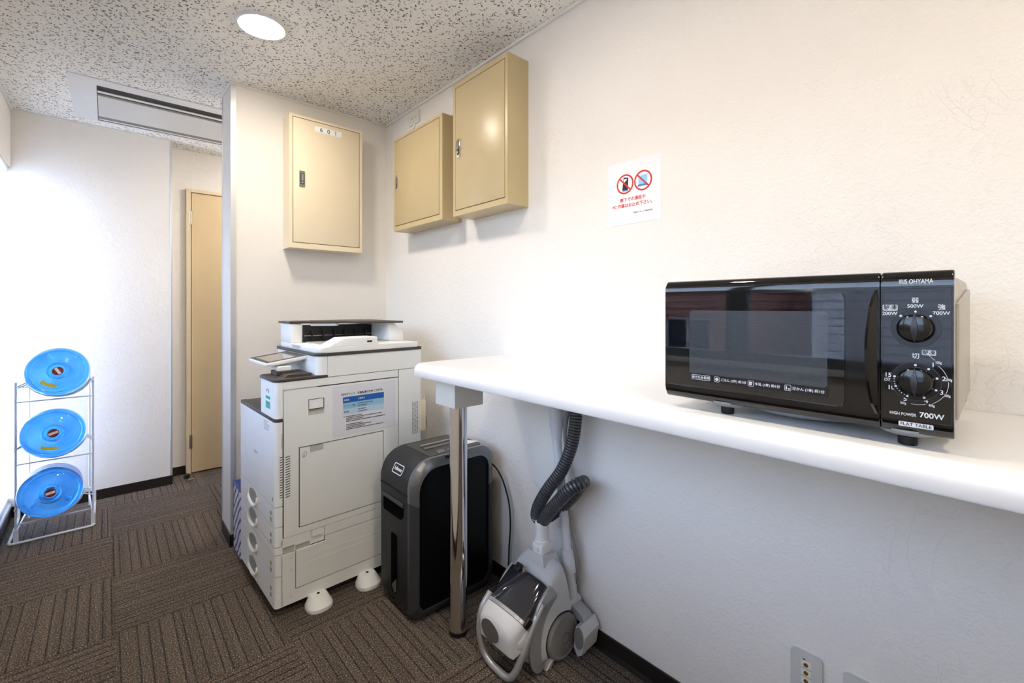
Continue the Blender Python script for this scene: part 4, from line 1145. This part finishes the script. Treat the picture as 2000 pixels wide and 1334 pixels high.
# nose cap : from the cup ring down to a steep rounded front face carrying a dark oval badge
def arch(c, upv, rad, half, dep, n=22):
    r = [tuple(c + Vector((0, half * math.cos(PI * i / (n - 1)), 0)) + upv * (rad * math.sin(PI * i / (n - 1)) ** 0.75)) for i in range(n)]
    return r + [tuple(c + Vector((0, -half, 0)) - upv * dep), tuple(c + Vector((0, half, 0)) - upv * dep)]
upB = Vector((-0.10, 0, 0.995))
G().loft([arch(ax1 + dn * 0.013, un, 0.040, 0.095, 0.055), arch(Vector((1.022 - OX, 0, 0.170)), Vector((-0.42, 0, 0.907)), 0.046, 0.093, 0.060),
          arch(Vector((0.998 - OX, 0, 0.150)), upB, 0.050, 0.086, 0.050), arch(Vector((0.989 - OX, 0, 0.148)), upB, 0.043, 0.074, 0.042)]).build('nose_cap', M_VW, vc, 50)
G().prism(ell(0.018, 0.150, 0.046, 0.037, 30), -0.0045, 0.0, 'x', 0.0015, 1).xf(Matrix.Translation((0.9895 - OX, 0, 0))).build('nose_badge', mat('badge_brown_grey', (98, 92, 86), 0.2), vc)
# tubular carry handle : loop hanging from the nose to the floor
hp = [(1.128 - OX, -0.098, 0.236), (1.085 - OX, -0.097, 0.185), (1.045 - OX, -0.092, 0.110), (1.018 - OX, -0.078, 0.045), (1.010 - OX, -0.050, 0.016),
      (1.008 - OX, 0.000, 0.013), (1.008 - OX, 0.045, 0.018), (1.003 - OX, 0.074, 0.045), (0.998 - OX, 0.088, 0.110), (1.012 - OX, 0.092, 0.180), (1.05 - OX, 0.090, 0.225)]
G().tube(spline(hp, 6), 0.0125, 14).build('carry_handle', M_VS, vc, 60)
# silver side arcs, wheels
def sidearc(sy, nm):
    out = [(1.165, 0.285), (1.120, 0.255), (1.085, 0.200), (1.065, 0.130), (1.068, 0.060), (1.092, 0.016), (1.125, 0.012), (1.118, 0.060), (1.116, 0.110), (1.130, 0.165), (1.165, 0.215), (1.200, 0.240)]
    pts = spline([(x, z, 0) for x, z in out] + [(out[0][0], out[0][1], 0)], 3)[:-1]
    a = sy * (HW - 0.004); b = sy * (HW + 0.006)
    return G().prism([(p.x - OX, p.y) for p in pts], min(a, b), max(a, b), 'y', 0.003, 2).build(nm, M_VS, vc, 50)
sidearc(-1, 'side_trim'); sidearc(1, 'side_trim')
for sy in (-1, 1):
    wc = Vector((1.228 - OX, sy * (HW - 0.012), 0.0795))
    G().lathe([(0.0, -0.01), (0.085, -0.01), (0.085, 0.008), (0.083, 0.012)], wc, (0, sy, 0), 40).build('wheel_arch', M_VD, vc)
    w = G().lathe([(0.0, 0.0), (0.076, 0.0), (0.0775, 0.006), (0.0775, 0.022), (0.074, 0.027), (0.066, 0.0285), (0.064, 0.0265), (0.03, 0.031), (0.0, 0.0325)], wc, (0, sy, 0), 48).build('wheel', M_VG, vc)
    ring_g = G().lathe([(0.018, 0.030), (0.020, 0.0335), (0.022, 0.030)], wc, (0, sy, 0), 30, False).build('hub_ring', M_VD, w)
G().prism([(1.135, 0.004), (1.165, 0.030), (1.185, 0.030), (1.160, 0.0)], -HW - 0.012, -HW + 0.02, 'y', 0.003, 1).xf(Matrix.Translation((-OX, 0, 0))).build('rear_skid', M_VS, vc)
# shoulder that carries the hose socket
g = G().loft([[(1.185 - OX, -0.050, 0.318), (1.275 - OX, -0.050, 0.300), (1.275 - OX, 0.050, 0.300), (1.185 - OX, 0.050, 0.318)],
              [(1.190 - OX, -0.040, 0.352), (1.258 - OX, -0.040, 0.348), (1.258 - OX, 0.040, 0.348), (1.190 - OX, 0.040, 0.352)]]).build('shoulder', M_VW, vc)
nk = Vector((1.222 - OX, -0.005, 0.350))
G().box(nk.x - 0.028, nk.x + 0.026, nk.y - 0.026, nk.y + 0.026, 0.350, 0.385, 0.005, 2).build('hose_socket', M_WHITE, vc)
G().cyl((nk.x - 0.029, nk.y, 0.367), (nk.x - 0.034, nk.y, 0.367), 0.009, n=18).build('release_button', M_WHITE, vc)
G().lathe([(0.028, 0.0), (0.028, 0.008), (0.025, 0.012), (0.0245, 0.062), (0.027, 0.066), (0.027, 0.074), (0.021, 0.078)], (nk.x, nk.y, 0.385), n=28).build('hose_cuff', M_WHITE, vc)
# ribbed hose : out of the cuff, folded twice, then up under the counter
hs = [(1.222, 1.195, 0.455), (1.220, 1.165, 0.500), (1.222, 1.115, 0.560), (1.235, 1.062, 0.622), (1.272, 1.040, 0.640), (1.305, 1.075, 0.612), (1.312, 1.130, 0.545), (1.306, 1.195, 0.478),
      (1.285, 1.238, 0.440), (1.252, 1.252, 0.448), (1.238, 1.232, 0.500), (1.246, 1.190, 0.575), (1.268, 1.140, 0.655), (1.285, 1.110, 0.740), (1.292, 1.095, 0.820), (1.294, 1.092, 0.900), (1.290, 1.115, 0.955), (1.270, 1.160, 0.968)]
path = resample(spline([(x - OX, y - OY, z) for x, y, z in hs], 14), 0.0027)
G().tube(path, [(0.0182, 0.0236, 0.0242, 0.0236)[i % 4] for i in range(len(path))], 16).build('hose', M_VH, vc, 25)
# wand and grip leaning against the wall
wx = 1.308
def tubes(pr, m, nm, p0, p1):
    p0 = Vector(p0) - Vector((OX, OY, 0)); p1 = Vector(p1) - Vector((OX, OY, 0))
    L = (p1 - p0).length
    return G().lathe([(r, t * L) for r, t in pr], p0, p1 - p0, 24).build(nm, m, vc, 40)
tubes([(0.020, 0), (0.020, 0.25), (0.0185, 0.27), (0.0185, 1.0)], M_VW, 'wand', (1.318, 1.128, 0.165), (1.312, 1.168, 0.490))
tubes([(0.026, 0), (0.026, 0.55), (0.024, 0.6), (0.024, 1.0)], M_VW, 'wand_collar', (1.3165, 1.140, 0.262), (1.3145, 1.150, 0.345))
tubes([(0.0175, 0), (0.0175, 0.5), (0.020, 0.56), (0.020, 0.64), (0.0175, 0.70), (0.0178, 1.0)], M_VW, 'upper_wand', (1.312, 1.168, 0.485), (1.312, 1.205, 0.760))
tubes([(0.0195, 0), (0.021, 0.10), (0.027, 0.28), (0.028, 0.42), (0.028, 0.70), (0.0265, 0.72), (0.0265, 1.0)], M_VW, 'wand_grip', (1.312, 1.204, 0.755), (1.314, 1.212, 0.930))
tubes([(0.0272, 0), (0.0285, 0.2), (0.0285, 0.8), (0.0272, 1.0)], M_VS, 'grip_band', (1.3135, 1.2105, 0.890), (1.3137, 1.2110, 0.900))
# grey bow of the handle that rises behind the hose
bw = spline([(1.305, 1.150, 0.705), (1.300, 1.150, 0.790), (1.297, 1.138, 0.860), (1.292, 1.105, 0.925), (1.285, 1.075, 0.970)], 8)
G().tube([(p.x - OX, p.y - OY, p.z) for p in bw], [0.004 + 0.006 * min(1, i / 14) for i in range(len(bw))], 10).build('handle_bow', M_VG, vc)
cb = spline([(1.322, 1.150, 0.490), (1.323, 1.141, 0.420), (1.328, 1.124, 0.350), (1.330, 1.117, 0.300), (1.328, 1.113, 0.220)], 6)
G().tube([(p.x - OX, p.y - OY, p.z) for p in cb], 0.005, 8).build('wand_clip_strip', M_VG, vc)
# floor nozzle
g = G().loft([[(1.268 - OX, y - OY, z) for y, z in ((1.030, 0.085), (1.042, 0.020), (1.062, 0.004), (1.080, 0.030), (1.070, 0.110), (1.048, 0.122))],
              [(1.352 - OX, y - OY, z) for y, z in ((1.030, 0.100), (1.042, 0.030), (1.062, 0.010), (1.085, 0.035), (1.075, 0.118), (1.048, 0.128))]])
g.build('floor_nozzle', M_VW, vc)
G().prism([(1.045, 0.108), (1.128, 0.122), (1.128, 0.165), (1.060, 0.140)], 1.292 - OX, 1.342 - OX, 'x', 0.004, 2).xf(Matrix.Translation((0, -OY, 0))).build('nozzle_neck', M_VS, vc)
G().cyl((1.288 - OX, 1.128 - OY, 0.155), (1.346 - OX, 1.128 - OY, 0.155), 0.019, n=20).build('nozzle_joint', M_VW, vc)
G().prism(ell(1.054, 0.075, 0.020, 0.038, 18), 1.262 - OX, 1.2685 - OX, 'x').xf(Matrix.Translation((0, -OY, 0))).build('nozzle_side', M_VG, vc)

# ------------------------------------------------------------------ water bottles and rack by the window
M_WIRE = mat('white_coated_wire', (222, 226, 230), 0.4)
def water_mat():
    t = NT('blue_water_bottle')
    lw = t.node('ShaderNodeLayerWeight'); lw.inputs[0].default_value = 0.35
    ob = t.obj()
    n = t.noise(ob, 14, 2)
    col = t.mix(t.ramp(n, 0.3, 0.7), C(56, 156, 240), C(112, 194, 250))
    p = t.pbsdf(Base_Color=col, Roughness=0.06, IOR=1.33, Transmission_Weight=0.92, Coat_Weight=0.3)
    tr = t.node('ShaderNodeBsdfTranslucent'); t.link(col, tr.inputs[0])
    mx = t.node('ShaderNodeMixShader'); mx.inputs[0].default_value = 0.20
    t.link(p.outputs[0], mx.inputs[1]); t.link(tr.outputs[0], mx.inputs[2]); t.link(mx.outputs[0], t.out.inputs[0])
    return t.m
M_WATER = water_mat()
M_CAPR = mat('red_cap_label', (120, 28, 32), 0.4)
M_YEL = mat('yellow_sticker', (214, 190, 40), 0.5)
RX = -0.205
BR = 0.130
BTL = [(0.0, 0.034), (0.020, 0.034), (0.0225, 0.036), (0.0235, 0.046), (0.030, 0.050), (0.036, 0.046), (0.0405, 0.034), (0.046, 0.0245), (0.054, 0.022), (0.072, 0.027), (0.094, 0.036), (0.103, 0.042), (0.106, 0.0465), (0.111, 0.0465), (0.114, 0.045), (0.121, 0.052), (0.1265, 0.064), (BR, 0.082),
       (BR, 0.115), (0.1265, 0.121), (0.1265, 0.130), (BR, 0.136), (BR, 0.185), (0.1265, 0.191), (0.1265, 0.200), (BR, 0.206), (BR, 0.255), (0.1265, 0.261), (0.1265, 0.270), (BR, 0.276), (BR, 0.330), (0.122, 0.350), (0.10, 0.360), (0.0, 0.352)]
bot_mesh = G().lathe(BTL, (0, 0, 0), (0, 1, 0), 56).mesh('bottle', M_WATER, 50)
cap_mesh = G().lathe([(0.0, 0.031), (0.0215, 0.0315), (0.0225, 0.0335), (0.0, 0.0338)], (0, 0, 0), (0, 1, 0), 28).mesh('cap', M_CAPR, 40)
band_mesh = G().box(-0.019, 0.019, 0.0302, 0.0311, -0.006, 0.006, 0.0003, 1).mesh('cap_label', M_PRINT, 0)
stick_mesh = G().prism([(0.072 * math.cos(R(a)), 0.072 * math.sin(R(a))) for a in range(222, 275, 6)] + [(0.088 * math.cos(R(a)), 0.088 * math.sin(R(a))) for a in range(274, 221, -6)], 0.0275, 0.0325, 'y').mesh('sticker', M_YEL, 0)
TILT = R(-9)
blab = ['topmost blue water bottle on the white wire rack, yellow sticker below its red cap',
        'middle blue water bottle on the white wire rack with a yellow sticker',
        'lowest blue water bottle on the white wire rack, without a yellow sticker']
BZ = [0.925, 0.590, 0.270]
BXX = [-0.196, -0.213, -0.224]
for k in range(3):
    b = thing('water_bottle', blab[k], 'water bottle', (BXX[k], 3.445, BZ[k]), 0, 'water bottles on the rack')
    b.rotation_euler = (TILT, 0, R(2))
    o = bpy.data.objects.new('bottle', bot_mesh); COL.objects.link(o); o.parent = b
    o = bpy.data.objects.new('cap', cap_mesh); COL.objects.link(o); o.parent = b
    l_ = bpy.data.objects.new('cap_label', band_mesh); COL.objects.link(l_); l_.parent = o
    l_.rotation_euler = (0, R((60, -18, -12)[k]), 0)
    if k < 2:
        o = bpy.data.objects.new('sticker', stick_mesh); COL.objects.link(o); o.parent = b
        o.rotation_euler = (0, R((6, -10)[k]), 0)
rk = thing('bottle_rack', 'white wire rack holding three blue water bottles by the far window', 'rack', (RX, 3.70, 0))
r0 = 0.0065
def wt(pts, r, nm, closed=False, n=8): G().tube([(x - RX, y - 3.70, z) for x, y, z in pts], r, n, closed).build(nm, M_WIRE, rk)
x0, x1 = -0.388, -0.056
# base loop : front bar on the carpet, side rails running back, ends bent up
wt(spline([(x0, 3.955, 0.085), (x0, 3.950, 0.030), (x0, 3.92, 0.010), (x0, 3.75, r0 + 0.0005), (x0, 3.60, r0 + 0.0005), (x0 + 0.004, 3.568, r0 + 0.0005), (x0 + 0.03, 3.560, r0 + 0.0005),
           (-0.22, 3.560, r0 + 0.0005), (x1 - 0.03, 3.560, r0 + 0.0005), (x1 - 0.004, 3.568, r0 + 0.0005), (x1, 3.60, r0 + 0.0005), (x1, 3.75, r0 + 0.0005), (x1, 3.92, 0.010), (x1, 3.950, 0.030), (x1, 3.955, 0.085)], 5), r0, 'base_loop')
fx0, fx1 = -0.363, -0.058
yf_, yb_ = 3.585, 3.90
for x in (fx0, fx1):
    wt([(x, yf_, 0.045), (x, yf_, 0.862)], 0.0045, 'post'); wt([(x + (0.022 if x == fx0 else -0.022), yb_, 0.02), (x + (0.022 if x == fx0 else -0.022), yb_, 0.90)], 0.0045, 'post')
    G().box(x - RX - 0.010, x - RX + 0.010, yf_ - 3.70 - 0.006, yf_ - 3.70 + 0.006, 0.0, 0.072, 0.002, 1).build('foot_clip', M_WIRE, rk)
    wt([(x, yf_, 0.055), (x + (0.022 if x == fx0 else -0.022), yb_, 0.085)], 0.004, 'side_bar')
for k in range(3):
    zb = BZ[k] - BR
    sl = 0.055                                  # shelf slopes with the bottle
    # cradle wires : front and rear sagging hoops, two side rails
    def hoop(y, dz, nm):
        c = (BXX[k], BZ[k] + dz)
        pts = [(fx0, y, BZ[k] + dz - 0.070), (BXX[k] - BR - 0.001, y, BZ[k] + dz - 0.052)]
        for a in range(200, 341, 10): pts.append((c[0] + (BR + 0.0045) * math.cos(R(a)), y, c[1] + (BR + 0.0045) * math.sin(R(a))))
        pts += [(fx1, y, BZ[k] + dz - 0.062)]
        wt(pts, 0.0035, nm)
    hoop(3.545, -0.0165, 'cradle_wire'); hoop(3.66, -0.034, 'cradle_wire'); hoop(3.755, -0.049, 'cradle_wire')
    for x in (fx0, fx1):
        wt([(x, yf_, BZ[k] - 0.085), (x + (0.022 if x == fx0 else -0.022), yb_, BZ[k] - 0.135)], 0.0035, 'side_bar')
        wt([(x, 3.545, BZ[k] - 0.078), (x, yf_ + 0.003, BZ[k] - 0.090)], 0.0035, 'side_bar')
    wt([(fx0 + 0.022, yb_, BZ[k] - 0.135), (fx1 - 0.022, yb_, BZ[k] - 0.135)], 0.0035, 'cross_bar')
    wt([(fx0, yf_, BZ[k] - 0.172), (fx1, yf_, BZ[k] - 0.172)], 0.0035, 'cross_bar')

# ------------------------------------------------------------------ what the windows look out on
def brick_mat():
    t = NT('red_brick_facade'); ob = t.obj()
    sep = t.node('ShaderNodeSeparateXYZ'); t.link(ob, sep.inputs[0])
    cmb = t.node('ShaderNodeCombineXYZ'); t.link(sep.outputs[1], cmb.inputs[0]); t.link(sep.outputs[2], cmb.inputs[1])
    b = t.node('ShaderNodeTexBrick')
    b.inputs['Color1'].default_value = C(150, 92, 76); b.inputs['Color2'].default_value = C(122, 74, 62); b.inputs['Mortar'].default_value = C(150, 138, 128)
    b.inputs['Scale'].default_value = 1.0; b.inputs['Brick Width'].default_value = 0.23; b.inputs['Row Height'].default_value = 0.08; b.inputs['Mortar Size'].default_value = 0.008
    t.link(cmb.outputs[0], b.inputs['Vector'])
    t.pbsdf(Base_Color=b.outputs['Color'], Roughness=0.9)
    return t.m
M_BRICK = brick_mat()
M_CONC = mat('pale_facade', (206, 206, 208), 0.8)
M_OFFG = mat('dark_window_glass', (38, 46, 54), 0.08)
M_OFFF = mat('facade_window_frame', (196, 198, 198), 0.5)
bb = thing('brick_building', 'red brick building across the street, mirrored in the microwave door', 'building', (-9.0, 8.0, -16.0))
wins = [(-3.0 + i * 1.7, -1.8 + i * 1.7, 15.6 - 3.2 * j, 17.0 - 3.2 * j) for i in range(4) for j in range(3)]
holed(G(), -4.2, 5.0, 0, 18.6, wins, -0.4, 0.0, 'x').build('facade', M_BRICK, bb)
G().box(-5.0, -0.4, -4.2, 5.0, 0, 18.6).build('rear_volume', M_BRICK, bb)
G().box(-0.4, 0.12, -4.2, 5.0, 18.6, 18.9).build('coping', M_CONC, bb)
for (a, b_, c_, d_) in wins:
    f_ = frame2(a, b_, c_, d_, 0.06, 0, 0.08, 0.01).xf(Matrix.Rotation(R(90), 4, 'Z')).xf(Matrix.Translation((-0.12, 0, 0))).build('window', M_OFFF, bb)
    G().box(-0.30, -0.28, a, b_, c_, d_).build('pane', M_OFFG, f_)
    G().box(-0.22, -0.16, (a + b_) / 2 - 0.03, (a + b_) / 2 + 0.03, c_, d_).build('mullion', M_OFFF, f_)
pb_ = thing('pale_building', 'pale rendered building across the street beside the brick one', 'building', (-10.0, -1.5, -16.0))
wins = [(0.2 + i * 1.9, 1.4 + i * 1.9, 12.4 - 3.2 * j, 13.8 - 3.2 * j) for i in range(2) for j in range(3)]
holed(G(), -8.0, 4.6, 0, 18.9, wins, -0.4, 0.0, 'x').build('facade', M_CONC, pb_)
G().box(-5.0, -0.4, -8.0, 4.6, 0, 18.9).build('rear_volume', M_CONC, pb_)
for (a, b_, c_, d_) in wins:
    f_ = frame2(a, b_, c_, d_, 0.06, 0, 0.08, 0.01).xf(Matrix.Rotation(R(90), 4, 'Z')).xf(Matrix.Translation((-0.12, 0, 0))).build('window', M_OFFF, pb_)
    G().box(-0.30, -0.28, a, b_, c_, d_).build('pane', M_OFFG, f_)
struct(G().box(-60, 60, -60, 60, -16.3, -16.0).build('ground', mat('street_asphalt', (120, 120, 122), 0.9)))
